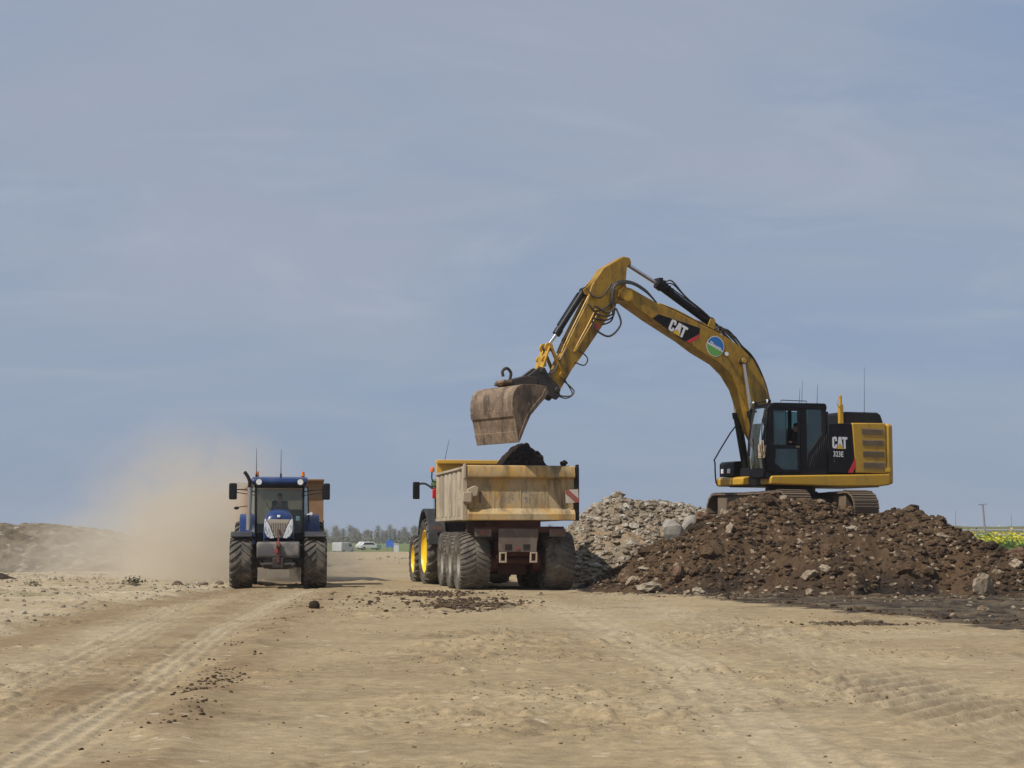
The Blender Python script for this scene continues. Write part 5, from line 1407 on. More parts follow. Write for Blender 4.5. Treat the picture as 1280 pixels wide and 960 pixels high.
# ------------------------------------------------------------------ tractors
def build_green_tractor(loc, rz):
    root = thing('tractor', 'green tractor with yellow wheel rims hidden behind the yellow trailer it pulls', 'tractor', loc, rz)
    a = MB(); a.box(-.5, 3.3, -.35, .35, .75, 1.35); a.cyl((0, -1.0, 1.03), (0, 1.0, 1.03), .2, n=18); a.box(-1.0, -.4, -.3, .3, .6, 1.2); a.cyl((2.95, -.95, .75), (2.95, .95, .75), .13, n=14)
    a.build('frame', 'jd_green', root, bevel=.04)
    a = MB(); a.prism([(1.2, 1.35), (1.2, 2.15), (2.6, 2.05), (3.45, 1.8), (3.6, 1.4), (3.5, 1.2), (1.2, 1.2)], -.45, .45); a.build('hood', 'jd_green', root, bevel=.12, seg=3)
    a = MB()
    for s in (1, -1):
        a.beam((-.75, s * 1.06, 1.9), (-.66, s * 1.06, 3.1), .07, .07); a.beam((-.66, s * 1.06, 3.1), (-.5, s * .85, 3.14), .07, .07); a.beam((.25, s * .92, 1.5), (.2, s * .88, 3.1), .07, .07); a.beam((1.15, s * .80, 1.5), (.95, s * .80, 3.1), .08, .08)
    a.box(-.75, 1.1, -.85, .85, 1.35, 1.55); a.box(-.8, -.7, -.8, .8, 1.5, 2.0)
    cab = a.build('cab', 'black', root, bevel=.02)
    a = MB(); a.prism([(-.85, 3.1), (-.9, 3.22), (-.7, 3.34), (1.0, 3.36), (1.25, 3.24), (1.2, 3.1)], -.92, .92); rf = a.build('roof', 'jd_green', root, bevel=.07, seg=3)
    a = MB(); a.box(-.72, -.71, -.78, .78, 2.0, 3.1); a.box(-.6, .2, .85, .86, 1.6, 3.08); a.box(.25, 1.0, .85, .86, 1.6, 3.08); a.box(-.6, .95, -.86, -.85, 1.6, 3.08); a.box(1.0, 1.01, -.75, .75, 1.7, 3.08)
    a.build('window', 'glass_cab', cab, smooth=False)
    a = MB(); a.box(-.2, .35, -.28, .28, 1.55, 1.95); a.prism([(-.3, 1.9), (-.12, 1.9), (-.25, 2.75), (-.38, 2.75)], -.27, .27); a.build('seat', 'seat', cab, bevel=.05)
    for s in (1, -1):
        a = MB()
        n = 12; vs_ = []
        R0, R1 = 1.10, 1.16
        poly = [(R1 * math.cos(t) * 1.02, 1.03 + R1 * math.sin(t) * 1.18) for t in [R(20 + 150 * i / n) for i in range(n + 1)]] + [(R0 * math.cos(t), 1.03 + R0 * math.sin(t) * 1.17) for t in [R(170 - 150 * i / n) for i in range(n + 1)]]
        a.prism(poly, *sorted((s * .80, s * 1.36)))
        fd = a.build('fender', 'fender_black', root, bevel=.015)
        b_ = MB(); b_.box(-1.18, -1.12, *sorted((s * .95, s * 1.20)), 1.72, 1.84); b_.build('tail_light', 'lens_dusty', fd)
        wheel(root, (0, s * 1.03, 1.04), 1.05, .66, .68, 20, .055, 'rim_yellow', 'rubber', s, .30, 1, .36, dish=.10, hub=.2)
        wheel(root, (2.95, s * .98, .77), .78, .55, .46, 20, .05, 'rim_yellow', 'rubber', s, .32, 1, .36, dish=.07, hub=.16)
        a = MB(); a.tube([(1.05, s * .80, 3.0), (1.15, s * 1.1, 3.22), (1.18, s * 1.36, 3.2)], .035, n=8, smooth=3)
        m = MB(); m.box(1.10, 1.22, s * 1.40 - .11, s * 1.40 + .11, 2.72, 3.28)
        mr = m.build('mirror', 'black', root, bevel=.03); a.build('mirror_arm', 'fender_black', mr)
    a = MB(); a.tube([(-.15, .90, 3.22), (-.15, 1.09, 3.28), (-.15, 1.10, 3.56)], .022, n=8, smooth=3); bc = a.build('beacon_post', 'black', root)
    a = MB(); a.lathe([(.001, 0), (.07, 0), (.075, .08), (.055, .14), (.001, .16)], 18); a.rot(0, Matrix.Rotation(R(90), 3, 'X'), (0, 0, 0))
    o = a.build('beacon_lens', 'amber', bc, (-.15, 1.09, 3.56))
    a = MB(); a.box(-.84, -.74, 1.03, 1.19, 2.70, 3.0); a.build('brake_light', 'red_lens', root, bevel=.02)
    a = MB(); a.cyl((.2, .75, 3.34), (-.15, .55, 4.6), .012, .005, n=6); a.build('antenna', 'black', root)
    return root
JD_LOC = (-1.50, 56.4, 0.0)
build_green_tractor(JD_LOC, R(102))

def build_blue_tractor(loc, rz):
    root = thing('tractor', 'dark blue tractor driving head on towards the camera with silver headlights', 'tractor', loc, rz)
    RX = -2.85
    a = MB()
    a.box(RX - .3, .35, -.27, .27, .72, 1.2); a.cyl((RX, -1.0, .98), (RX, 1.0, .98), .2, n=16); a.box(RX - .9, RX, -.3, .3, .6, 1.3)
    a.build('frame', 'dark_steel', root, bevel=.03)
    a = MB(); a.cyl((0, -.95, .74), (0, .95, .74), .12, n=16); a.box(-.18, .18, -.78, .78, .60, .84); a.box(-.25, .3, -.30, .30, .55, .9)
    a.build('front_axle', 'dark_steel', root, bevel=.03)
    # hood: sections from cab to nose, rounded top
    secs = [(-1.35, .46, 2.26, 1.30), (-.7, .46, 2.31, 1.30), (-.1, .455, 2.31, 1.32), (.22, .45, 2.27, 1.36), (.40, .43, 2.18, 1.40), (.48, .40, 2.06, 1.44), (.50, .37, 1.9, 1.48)]
    a = MB(); nn = 13; vs_ = []
    for (x, hw, zt, zb) in secs:
        for i in range(nn):
            t = math.pi * i / (nn - 1)
            cy = math.cos(t); sy = math.sin(t)
            y = hw * math.copysign(abs(cy) ** .55, cy); z = zb + (zt - zb) * (sy ** .55)
            vs_.append((x, y, z))
    fs = []
    for i in range(len(secs) - 1):
        for k in range(nn - 1):
            fs.append((i * nn + k, i * nn + k + 1, (i + 1) * nn + k + 1, (i + 1) * nn + k))
        fs.append((i * nn + nn - 1, i * nn, (i + 1) * nn, (i + 1) * nn + nn - 1))
    fs += [tuple(range(nn)), tuple(range(len(vs_) - 1, len(vs_) - 1 - nn, -1))]
    a.add(vs_, fs)
    hood = a.build('hood', 'blue', root, angle=40)
    # nose: grille wedge and two slanted headlights
    def nose(pts, name, m, x=.505, th=.03):
        q = MB(); q.prism(pts, x, x + th, 'x'); return q.build(name, m, hood, bevel=.012)
    g = nose([(-.34, 2.0), (.34, 2.0), (.25, 1.86), (.10, 1.47), (-.10, 1.47), (-.25, 1.86)], 'grille', 'grille', .50, .05)
    sl = MB()
    for k in range(9):
        y = -.20 + .05 * k; zb = 1.49 + max(0, abs(y) - .09) * 2.2
        sl.box(.5505, .556, y - .008, y + .008, zb + .02, 1.90)
    sl.build('slat', 'dark_steel', g, smooth=False)
    for s in (1, -1):
        nose([(s * .405, 2.02), (s * .36, 2.0), (s * .27, 1.85), (s * .115, 1.46), (s * .22, 1.44), (s * .33, 1.50), (s * .40, 1.64), (s * .415, 1.85)], 'headlight', 'headlight', .50, .055)
    e = MB(); e.box(.40, .515, -.045, .045, 2.06, 2.13); e.build('emblem', 'white', hood, bevel=.012)
    # front weight, linkage and warning lamp post
    a = MB(); a.prism([(.55, .90), (.55, 1.30), (.62, 1.36), (.98, 1.34), (1.02, 1.28), (1.02, .92), (.95, .88)], -.62, .62); a.build('front_weight', 'weight', root, bevel=.05, seg=3)
    a = MB(); a.box(.35, .95, -.42, .42, .58, .86); a.box(.9, 1.06, -.16, .16, .60, .90); a.beam((.5, -.5, .78), (1.05, -.42, .66), .08, .10); a.beam((.5, .5, .78), (1.05, .42, .66), .08, .10); a.cyl((1.0, -.5, .70), (1.0, .5, .70), .05, n=12)
    a.build('front_linkage', 'dark_steel', root, bevel=.02)
    a = MB(); a.beam((1.06, 0, .75), (1.03, 0, 1.34), .06, .09); a.beam((.72, 0, 1.34), (.56, 0, 1.72), .05, .05); a.cyl((1.06, -.06, 1.22), (1.06, .06, 1.22), .07, n=14)
    tp = a.build('top_link', 'chassis', root, bevel=.01)
    a = MB(); a.box(1.07, 1.10, -.10, .0, 1.02, 1.18); a.box(1.07, 1.10, -.07, .05, 1.24, 1.36); a.build('hook', 'dusty_red', tp, bevel=.02)
    # cab
    a = MB()
    for s in (1, -1):
        a.beam((-1.32, s * .70, 1.35), (-1.50, s * .72, 3.05), .07, .075)
        a.beam((-2.2, s * .90, 1.6), (-2.2, s * .84, 3.05), .06, .06)
        a.beam((-3.15, s * .80, 1.7), (-3.05, s * .78, 3.05), .08, .08)
    a.box(-3.15, -1.35, -.72, .72, 1.28, 1.45); a.box(-1.55, -1.42, -.70, .70, 2.98, 3.06); a.box(-1.45, -1.33, -.68, .68, 1.35, 1.62)
    cab = a.build('cab', 'black', root, bevel=.02)
    a = MB(); a.add([(-1.34, -.665, 1.62), (-1.34, .665, 1.62), (-1.49, .68, 2.98), (-1.49, -.68, 2.98)], [(0, 1, 2, 3)]); ws = a.build('windshield', 'glass_blue', cab, smooth=False)
    for s in (1, -1):
        a = MB(); a.add([(-1.40, s * .73, 1.6), (-2.17, s * .90, 1.7), (-2.17, s * .85, 3.0), (-1.52, s * .73, 3.0)], [(0, 1, 2, 3)]); a.add([(-2.23, s * .90, 1.7), (-3.1, s * .80, 1.75), (-3.02, s * .79, 3.0), (-2.23, s * .85, 3.0)], [(0, 1, 2, 3)])
        a.build('side_window', 'glass_blue', cab, smooth=False)
    a = MB(); a.beam((-1.36, .1, 1.66), (-1.455, -.42, 2.55), .015, .02); a.build('wiper', 'black', ws)
    a = MB(); a.box(-3.1, -3.09, -.72, .72, 1.9, 2.98); a.build('rear_window', 'glass_blue', cab, smooth=False)
    a = MB(); a.box(-3.12, -3.02, -.75, .75, 1.45, 1.9); a.box(-3.0, -2.95, .15, .7, 1.9, 2.35); a.build('back_wall', 'black', cab)
    a = MB(); a.box(-2.75, -2.2, -.26, .26, 1.45, 1.86); a.prism([(-2.82, 1.8), (-2.62, 1.8), (-2.72, 2.62), (-2.86, 2.62)], -.25, .25); a.build('seat', 'seat', cab, bevel=.05)
    a = MB(); a.prism([(-1.75, 1.45), (-1.55, 1.45), (-1.62, 2.02), (-1.82, 2.06)], -.16, .16); a.build('dashboard', 'black', cab, bevel=.03)
    a = MB(); a.tube([(-1.86 + .06 * math.sin(t), .20 * math.cos(t), 2.16 + .17 * math.sin(t)) for t in [2 * math.pi * i / 16 for i in range(17)]], .017, smooth=0); a.cyl((-1.80, 0, 2.05), (-1.86, 0, 2.16), .03); a.build('steering_wheel', 'black', cab)
    a = MB(); a.box(-1.60, -1.56, -.17, .10, 2.06, 2.20); a.box(-1.52, -1.49, .50, .62, 1.98, 2.12); a.build('display', 'pale_blue', cab, bevel=.02)
    a = MB(); a.prism([(-1.30, 3.07), (-1.22, 3.14), (-1.28, 3.26), (-1.6, 3.32), (-3.1, 3.32), (-3.25, 3.2), (-3.2, 3.07)], -.84, .84)
    rf = a.build('roof', 'blue', root, bevel=.07, seg=3)
    for y in (-.62, .62, -.2, .2):
        big = abs(y) > .4
        if big:
            a = MB(); a.cyl((-1.25, y, 3.15), (-1.19, y, 3.15), .10, .105, n=18); wl = a.build('work_lamp', 'black', rf)
            a = MB(); a.cyl((-1.188, y, 3.15), (-1.18, y, 3.15), .088, n=18); a.build('lamp_lens', 'lens', wl)
    for s in (1, -1):
        a = MB(); a.cyl((-2.2, s * .70, 3.32), (-2.2, s * .70, 3.36), .05); a.lathe([(.06, 0)], 3) if False else None
        bs = a.build('beacon_post', 'black', rf)
        a = MB(); a.cyl((-2.2, s * .70, 3.36), (-2.2, s * .70, 3.50), .06, .045, n=16); a.build('beacon_lens', 'amber', bs)
        # mirror
        a = MB(); a.tube([(-1.45, s * .74, 2.86), (-1.40, s * 1.05, 2.92), (-1.38, s * 1.32, 2.92)], .016, smooth=2); a.tube([(-1.45, s * .74, 2.75), (-1.40, s * 1.05, 2.8), (-1.38, s * 1.32, 2.84)], .012, smooth=2)
        m = MB(); m.box(-1.44, -1.33, s * 1.40 - .12, s * 1.40 + .12, 2.62, 3.12)
        mr = m.build('mirror', 'black', root, bevel=.045, seg=3); a.build('mirror_arm', 'black', mr)
        # rear fender, blue, over the rear wheel
        a = MB(); n = 12
        RR0, RR1 = 1.04, 1.10
        poly = [(RX + RR1 * math.cos(t), .98 + RR1 * 1.12 * math.sin(t)) for t in [R(12 + 140 * i / n) for i in range(n + 1)]] + [(RX + RR0 * math.cos(t), .98 + RR0 * 1.11 * math.sin(t)) for t in [R(152 - 140 * i / n) for i in range(n + 1)]]
        a.prism(poly, *sorted((s * .72, s * 1.22)))
        a.prism([(RX + .95, 1.55), (RX + 1.07, 1.62), (RX + .85, 2.10), (RX - .3, 2.2), (RX - .3, 1.6)], *sorted((s * .70, s * .76)))
        a.build('rear_fender', 'blue', root, bevel=.02)
        a = MB(); poly = [(RR * math.cos(t) , .75 + RR * math.sin(t)) for RR, seq in ((.90, range(n + 1)), (.86, range(n, -1, -1))) for t in [R(58 + 90 * i / n) for i in seq]]
        a.prism(poly, *sorted((s * .76, s * 1.39))); fd = a.build('front_fender', 'fender_black', root, bevel=.012)
        b_ = MB(); b_.tube([(-.2, s * .8, 1.55), (-.3, s * .6, 1.3), (-.3, s * .3, 1.1)], .035, smooth=3); b_.build('fender_stay', 'black', fd)
        wheel(root, (0, s * 1.08, .75), .755, .66, .40, 19, .050, 'blue_dark', 'rubber', s, -.34 * 1.0, 1, .40, dish=.1, hub=.15)
        wheel(root, (RX, s * 1.02, .98), 1.0, .68, .55, 20, .055, 'blue_dark', 'rubber', s, -.30, 1, .38, dish=.1, hub=.18)
        a = MB(); a.cyl((-1.32, s * .95, 2.20), (-1.28, s * .95, 2.20), .05, n=12); a.beam((-1.5, s * .8, 2.16), (-1.32, s * .95, 2.20), .03, .03); a.build('side_lamp', 'amber' if s < 0 else 'lens', root)
        a = MB(); a.beam((-1.7, s * .80, .55), (-1.7, s * .80, 1.35), .3, .05) if s < 0 else a.box(-1.9, -.9, .45, .82, .7, 1.25); a.build('step' if s < 0 else 'fuel_tank', 'dark_steel', root, bevel=.03)
    # exhaust on the viewer's left
    a = MB(); a.cyl((-1.18, -.90, 1.75), (-1.18, -.90, 2.98), .062, n=18); a.cyl((-1.18, -.90, 1.70), (-1.18, -.90, 2.2), .085, n=18); ex = a.build('exhaust', 'exhaust', root)
    a = MB(); a.tube([(-1.18, -.90, 2.98), (-1.18, -.90, 3.18), (-1.20, -1.0, 3.38), (-1.22, -1.06, 3.44)], .055, n=12, smooth=4); a.build('exhaust_tip', 'black', ex)
    a = MB(); a.tube([(-1.18, -.95, 2.42), (-1.1, -1.15, 2.40), (-1.1, -1.22, 2.38)], .012); a.sphere((-1.1, -1.28, 2.36), .07, 2, .6, 1.2, .7); a.build('small_mirror', 'black', root)
    for x, y, h in ((-1.6, .03, .85), (-2.0, -.72, .9)):
        a = MB(); a.cyl((x, y, 3.30), (x, y, 3.30 + h), .014, .006, n=6); a.cyl((x, y, 3.30), (x, y, 3.42), .028, n=8); a.build('antenna', 'black', root)
    return root
BT_LOC = (-6.88, 52.1, 0.0); BT_ROT = R(-90 + 7)
build_blue_tractor(BT_LOC, BT_ROT)
c_, s_ = math.cos(BT_ROT), math.sin(BT_ROT)
person('person', 'driver in dark clothes at the wheel of the blue tractor', (BT_LOC[0] + c_ * -2.42, BT_LOC[1] + s_ * -2.42, 1.86), BT_ROT, seated_pose(.52, .30, .19), RAD)
build_trailer('orange brown dump trailer towed behind the blue tractor in the dust', (-8.5, 63.3, 0.0), R(-90 + 12), 'orange', 'orange', 'orange', False)

# ------------------------------------------------------------------ background: field, rail, flowers, trees, far vehicles
MT['bark'] = paint('grey_bark', (0.085, 0.075, 0.062), 0.9, dust=0)
MT['twig'] = paint('twig_haze', (0.19, 0.18, 0.155), 0.95, dust=0, var=0.35)  # grey twigs lightened: some distance haze is put into the colour
MT['hedge'] = paint('hedge_leaf', (0.085, 0.090, 0.055), 0.95, dust=0, var=0.4)
MT['rape_leaf'] = paint('rape_leaf', (0.105, 0.185, 0.03), 0.8, dust=0, var=0.4)
MT['rape_flower'] = paint('rape_flower', (0.52, 0.46, 0.015), 0.7, dust=0, var=0.2)
MT['weed'] = paint('weed_leaf', (0.075, 0.080, 0.038), 0.9, dust=0.6, var=0.4)
MT['galv'] = paint('galvanised', (0.52, 0.53, 0.54), 0.45, metal=0.5, dust=0.1)
MT['bank_grass'] = paint('bank_grass', (0.115, 0.115, 0.045), 0.95, dust=0.7, dcol=(0.10, 0.072, 0.04), dscale=0.15, var=0.4, bump=0.4, bscale=3)
MT['car_white'] = paint('car_white', (0.58, 0.58, 0.57), 0.3, dust=0.05)
MT['sign_blue'] = paint('sign_blue', (0.03, 0.13, 0.52), 0.5, dust=0.0)
MT['sign_green'] = paint('sign_green', (0.06, 0.17, 0.13), 0.5, dust=0.0)
MT['mast'] = paint('mast_grey', (0.20, 0.20, 0.21), 0.6, dust=0)

def leaf_cards(mb, r, c, n, sx, sy, sz, l, mi=0):
    """small crossed leaf-like quads spread through a volume"""
    for _ in range(n):
        x, y, z = (c[0] + r.gauss(0, sx), c[1] + r.gauss(0, sy), c[2] + r.gauss(0, sz))
        d = Vector((r.gauss(0, 1), r.gauss(0, 1), r.gauss(0, .8))).normalized()
        a, b = mb.frame(d)
        k = l * r.uniform(.5, 1.3)
        p = Vector((x, y, z))
        mb.add([p - a * k - b * k * .6, p + a * k - b * k * .6, p + a * k + b * k * .6, p - a * k + b * k * .6], [(0, 1, 2, 3)], mi)
# bare poplars standing far off along the horizon
tree_src = []
def poplar(seed, h):
    r = random.Random(seed)
    root = thing('poplar_tree', 'bare grey poplar in the distant row along the horizon', 'tree', (0, 0, 0), 0, 'distant poplars on the horizon')
    t = MB(); t.cyl((0, 0, -1), (r.uniform(-.2, .2), 0, h * .95), .24, .05, n=7)
    for k in range(26):
        z = h * (.12 + .8 * k / 26); a = r.uniform(0, 6.28); L = h * .20 * (1 - .5 * k / 26)
        p0 = Vector((0, 0, z)); p1 = p0 + Vector((math.cos(a) * L * .35, math.sin(a) * L * .35, L))
        t.cyl(p0, p1, .07, .02, n=4)
    t.build('trunk', 'bark', root, smooth=False)
    m = MB()
    for k in range(9):
        z = h * (.25 + .70 * k / 9); w = h * .07 * (1.15 - .6 * abs(k / 9 - .35))
        leaf_cards(m, r, (r.uniform(-.3, .3), r.uniform(-.3, .3), z), 95, w, w, h * .06, .19)
    m.build('crown', 'twig', root, smooth=False)
    return root
tree_src = [poplar(400 + i, h) for i, h in enumerate((11.0, 12.5, 10.0, 11.8, 9.2))]
r = random.Random(44)
tx = -175.0; k = 0
while tx < 45:
    src = tree_src[k % 5]
    o = src if k < 5 else copy_tree(src)
    Y = 860 + r.uniform(-25, 25)
    o.location = (tx, Y, -1.0); o.rotation_euler = (0, 0, r.uniform(0, 6.28))
    s = r.uniform(.52, .76); o.scale = (s * 1.35, s * 1.35, s)
    k += 1
    tx += r.uniform(0.55, 1.25) + (2.0 if r.random() < .07 else 0)
# low scrub band below the poplars
m = MB(); r = random.Random(45)
for i in range(1500):
    x = r.uniform(-260, 110); hh = 1.2 + 2.2 * vnoise(x * .05, 0, 71)
    leaf_cards(m, r, (x, 800 + r.uniform(-25, 25), -.9 + hh * .5), 5, 1.0, 1.0, hh * .35, .55)
o = m.build('hedge', 'hedge', None, smooth=False); tag(o, 'low dark scrub running under the distant poplars', 'scrub', kind='stuff')
# low green brown dike on the right with a few bushes far behind
def dike():
    xs = np.linspace(25, 190, 200); ys = np.linspace(235, 300, 26)
    X, Y = np.meshgrid(xs, ys)
    Z = -1.0 + (4.15 + .15 * fbm(X, Y, 12, 2, 301)) * sst(238, 252, Y) * (1 - sst(280, 298, Y)) * sst(25, 48, X)
    Z = Z + fbm(X, Y, 2.0, 3, 303) * .22 * sst(240, 250, Y)
    o = grid_mesh('dike', X, Y, Z, 'bank_grass')
    tag(o, 'long low grassy dike on the horizon at the right', 'dike', kind='structure')
dike()
r = random.Random(46)
bush0 = None
for i, (x, s) in enumerate(((63.5, .8), (66.5, 1.0), (70.5, .75), (74.0, .8), (77.5, 1.1), (82, .6))):
    if bush0 is None:
        m = MB(); leaf_cards(m, r, (0, 0, 1.3), 900, .9, .9, .55, .09); m.cyl((0, 0, -.4), (0, 0, 1.4), .14, n=6)
        bush0 = m.build('bush', 'twig', None, smooth=False); o = bush0
    else:
        o = bush0.copy(); COL.objects.link(o)
    o.location = (x, 330 + r.uniform(-3, 3), 2.35); o.scale = (s * .8, s * .8, s * .6); o.rotation_euler = (0, 0, i)
    tag(o, 'tiny bare bush standing up behind the dike at the right', 'bush', 'bushes behind the dike')
# crash barrier along a raised road
rail = thing('guard_rail', 'long galvanised crash barrier in front of the dike', 'guard rail', (80, 205, 0))
for z0, z1 in ((1.72, 2.0), (2.32, 2.52)):
    m = MB(); m.prism([(z0, z0), (z0, z0)], 0, 1) if False else None
    m.box(-38, 70, -.04, .04, z0, z0 + (z1 - z0) * .42); m.box(-38, 70, -.08, -.041, z0 + (z1 - z0) * .3, z1 - (z1 - z0) * .3); m.box(-38, 70, -.04, .04, z1 - (z1 - z0) * .42, z1)
    m.build('rail', 'galv', rail, smooth=False)
post = None
for i in range(28):
    if post is None:
        m = MB(); m.box(-.06, .06, .042, .14, -.9, 2.5); post = m.build('post', 'mast', rail, smooth=False); o = post
    else:
        o = post.copy(); COL.objects.link(o); o.parent = rail
    o.location = (-36 + 4 * i, 0, 0)
def road_bank():
    xs = np.linspace(28, 190, 90); ys = np.linspace(196, 222, 20)
    X, Y = np.meshgrid(xs, ys)
    Z = -1.0 + 2.55 * sst(196, 203, Y) * (1 - sst(215, 222, Y)) * sst(28, 40, X) + fbm(X, Y, 2, 2, 305) * .08
    o = grid_mesh('road_bank', X, Y, Z, 'bank_grass'); tag(o, 'low bank carrying the road with the crash barrier', 'bank', kind='structure')
road_bank()
# flowering rape
m = MB(); r = random.Random(47)
for i in range(3400):
    x = r.uniform(33, 90); y = 148 + 30 * r.random() ** 1.5
    h = (1.5 + .8 * float(vnoise(x * .35, y * .3, 81))) * r.uniform(.8, 1.15)
    fl = float(vnoise(x * .28, y * .2, 83)) > .38
    leaf_cards(m, r, (x, y, h * .42), 3, .16, .16, h * .22, .15, 0)
    if fl:
        leaf_cards(m, r, (x, y, h * .80), 4, .16, .16, h * .13, .085, 1)
o = m.build('flowering_rape', ['rape_leaf', 'rape_flower'], None, smooth=False)
tag(o, 'strip of yellow flowering rape between the brown heap and the crash barrier', 'flowers', kind='stuff')
# leaning lamp post with a T head
lp = thing('lamp_post', 'slightly leaning T headed lamp post above the yellow rape', 'lamp post', (53.2, 198, -.8))
m = MB(); m.cyl((0, 0, 0), (-.35, 0, 6.0), .12, .10, n=12); m.build('post', 'mast', lp)
m = MB(); m.beam((-.80, 0, 6.03), (.10, 0, 6.08), .14, .09); m.box(-.85, -.5, -.12, .12, 5.97, 6.03); m.build('lamp_head', 'mast', lp, smooth=False)
for x, y, h, lb in ((95.5, 380, 7.5, 'thin faint mast right of the leaning lamp post'), (107.5, 380, 6.5, 'shorter faint mast near the right edge beyond the dike')):
    a = thing('mast', lb, 'mast', (x, y, -1)); m = MB(); m.cyl((0, 0, 0), (0, 0, h + 1), .10, .05, n=8); m.build('pole', 'mast', a)
# far vehicles and signs by the road
def car(name, label, cat, x, y, z, rz, L, H, m_, van=False):
    root = thing(name, label, cat, (x, y, z), rz)
    b = MB()
    if van:
        b.prism([(-L / 2, .35), (-L / 2, H), (L * .22, H), (L * .36, H * .62), (L * .5, H * .52), (L * .5, .35)], -.95, .95)
    else:
        b.prism([(-L / 2, .35), (-L / 2, .85), (-L * .42, .95), (-L * .33, H), (L * .08, H), (L * .22, .95), (L * .47, .78), (L * .5, .35)], -.85, .85)
    b.build('body', m_, root, bevel=.08)
    g = MB(); hw = .86 if not van else .96
    for s in (1, -1):
        y0, y1 = sorted((s * (hw - .008), s * (hw + .004)))
        if van:
            g.prism([(L * .05, H * .62), (L * .05, H * .9), (L * .20, H * .9), (L * .33, H * .62)], y0, y1)
        else:
            g.prism([(-L * .36, .95), (-L * .30, H - .08), (L * .06, H - .08), (L * .17, .95)], y0, y1)
    g.build('window', 'black', root, smooth=False)
    for sx in (-.32, .32):
        for s in (1, -1):
            w = MB(); w.lathe([(.001, -.1), (.3, -.1), (.32, 0), (.3, .1), (.001, .1)], 18); w.build('wheel', 'rubber', root, (L * sx, s * hw * .9, .32))
car('parked_van', 'small white van parked far away just right of the blue tractor', 'van', -27.0, 283, -.95, R(60), 3.6, 1.75, 'car_white', True)
car('parked_car', 'white car parked far off in front of the poplars, left one of the pair', 'car', -24.0, 300, -.55, R(15), 3.9, 1.4, 'car_white')
car('parked_car', 'white car parked far off in front of the poplars, nearer to the blue sign', 'car', -26.1, 318, -.55, R(20), 3.9, 1.4, 'car_white')
sg = thing('road_sign', 'big blue road sign board in the far field', 'road sign', (-19.7, 285, -.9))
m = MB(); m.box(-.62, .62, -.04, .04, .95, 2.05); m.build('board', 'sign_blue', sg, smooth=False)
m = MB(); m.cyl((-.4, .08, 0), (-.4, .08, 2.0), .05, n=8); m.cyl((.4, .08, 0), (.4, .08, 2.0), .05, n=8); m.build('post', 'mast', sg)
m = MB(); m.box(-.4, .4, -.35, .35, .0, 1.25); m.prism([(-.45, 1.25), (.45, 1.25), (.4, 1.36), (-.4, 1.36)], -.4, .4); o = m.build('utility_box', 'car_white', None, (-18.55, 284, -.75), bevel=.03); tag(o, 'small white utility box beside the blue road sign', 'utility box')
sg = thing('road_sign', 'small green road sign left of the blue board', 'road sign', (-21.8, 290, -.9))
m = MB(); m.box(-.4, .4, -.04, .04, .8, 1.3); m.build('board', 'sign_green', sg, smooth=False); m = MB(); m.cyl((0, .08, 0), (0, .08, 1.3), .05, n=8); m.build('post', 'mast', sg)
# weeds on the pale field at the left
m = MB(); r = random.Random(48)
for i in range(120):
    x = r.uniform(-24, -9); y = r.uniform(44, 72)
    if vnoise(x * .6, y * .5, 91) < .55 and r.random() < .85:
        continue
    z = float(ground_h(np.array([x]), np.array([y]))[0])
    leaf_cards(m, r, (x, y, z + .04), 14, .10, .08, .025, .022)
for x, y, s in ((-11.7, 54.5, 1.2), (-17.5, 56, .9), (-14.2, 52.5, .8)):
    z = float(ground_h(np.array([x]), np.array([y]))[0]); leaf_cards(m, r, (x, y, z + .08 * s), 170, .13 * s, .12 * s, .05 * s, .025 * s)
o = m.build('weeds', 'weed', None, smooth=False); tag(o, 'sparse low weeds on the pale bare field', 'weeds', kind='stuff')

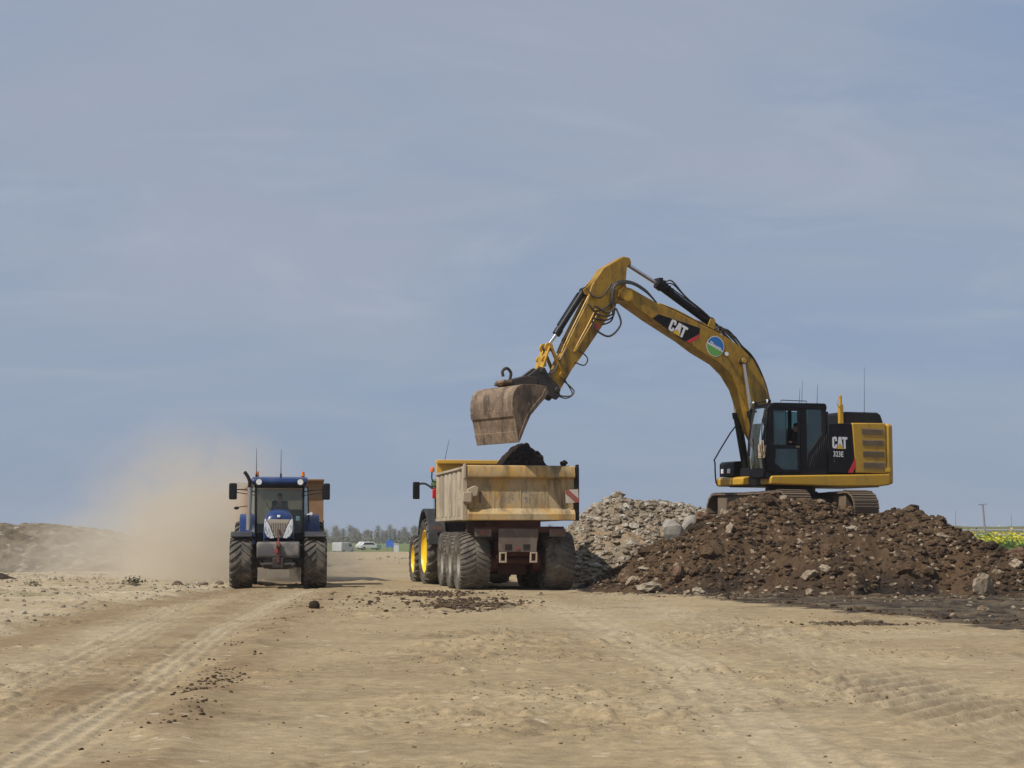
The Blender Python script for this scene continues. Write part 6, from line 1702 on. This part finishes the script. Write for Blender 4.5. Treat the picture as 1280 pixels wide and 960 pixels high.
# ------------------------------------------------------------------ dust raised by the blue tractor
def dust():
    lobes = [((-9.9, 60.0, 0.8), (3.9, 6.5, 3.7), 1.0), ((-11.3, 63.0, 2.2), (5.0, 6.5, 4.3), 0.55), ((-13.4, 65.0, 0.8), (5.8, 7.0, 2.9), 0.42), ((-8.0, 61.0, 0.6), (3.5, 6.5, 1.9), 0.50), ((-17, 67, .3), (5.0, 5, 1.5), 0.05),
             ((-5.2, 63.0, .3), (4.5, 7.0, 1.3), 0.07)]
    bm = bmesh.new()
    for c, rd, _ in lobes:
        for p in ICO[2][0]:
            bm.verts.new((c[0] + p[0] * rd[0], c[1] + p[1] * rd[1], max(c[2] + p[2] * rd[2], -.15)))
    res = bmesh.ops.convex_hull(bm, input=bm.verts)
    junk = [e for e in res['geom_interior'] + res['geom_unused'] if isinstance(e, bmesh.types.BMVert)]
    bmesh.ops.delete(bm, geom=list(set(junk)), context='VERTS')
    bmesh.ops.recalc_face_normals(bm, faces=bm.faces)
    me = bpy.data.meshes.new('dust_cloud'); bm.to_mesh(me); bm.free()
    m = bpy.data.materials.new('airborne_dust'); m.use_nodes = True
    t = m.node_tree; t.nodes.clear()
    out = nd(t, "ShaderNodeOutputMaterial"); pv = nd(t, "ShaderNodeVolumePrincipled")
    pv.inputs['Color'].default_value = (0.87, 0.81, 0.70, 1)
    pv.inputs['Anisotropy'].default_value = 0.25
    g = nd(t, "ShaderNodeNewGeometry"); pos = g.outputs['Position']
    tot = None
    for c, rd, wgt in lobes:
        s = nd(t, "ShaderNodeVectorMath", operation='SUBTRACT'); t.links.new(pos, s.inputs[0]); s.inputs[1].default_value = c
        q = nd(t, "ShaderNodeVectorMath", operation='DIVIDE'); t.links.new(s.outputs[0], q.inputs[0]); q.inputs[1].default_value = rd
        l = nd(t, "ShaderNodeVectorMath", operation='LENGTH'); t.links.new(q.outputs[0], l.inputs[0])
        v = mrange(t, l.outputs['Value'], 1.0, 0.0, 0.0, wgt)
        tot = v if tot is None else math_(t, 'ADD', tot, v)
    n = noise(t, pos, 0.50, 6, 0.60, 0.9)
    nn_ = mrange(t, n, 0.32, 0.66, 0.12, 1.9)
    t.links.new(math_(t, 'MULTIPLY', math_(t, 'MULTIPLY', tot, nn_), DUST_DENSITY), pv.inputs['Density'])
    t.links.new(pv.outputs[0], out.inputs['Volume'])
    me.materials.append(m)
    o = bpy.data.objects.new('dust_cloud', me); COL.objects.link(o)
    tag(o, 'pale brown dust cloud blowing up behind the blue tractor', 'dust', kind='stuff')
DUST_DENSITY = 0.44
dust()

# ------------------------------------------------------------------ hazy air
HAZE = 0.00019
def haze():
    mb = MB(); mb.box(-420, 420, -30, 1150, -2.3, 17)
    m = bpy.data.materials.new('hazy_air'); m.use_nodes = True
    t = m.node_tree; t.nodes.clear()
    out = nd(t, "ShaderNodeOutputMaterial"); pv = nd(t, "ShaderNodeVolumePrincipled")
    pv.inputs['Color'].default_value = (0.90, 0.93, 0.98, 1)
    pv.inputs['Density'].default_value = HAZE
    t.links.new(pv.outputs[0], out.inputs['Volume'])
    o = mb.build('haze', m, None, smooth=False)
    tag(o, 'thin haze in the air over the whole site', 'haze', kind='stuff')
haze()
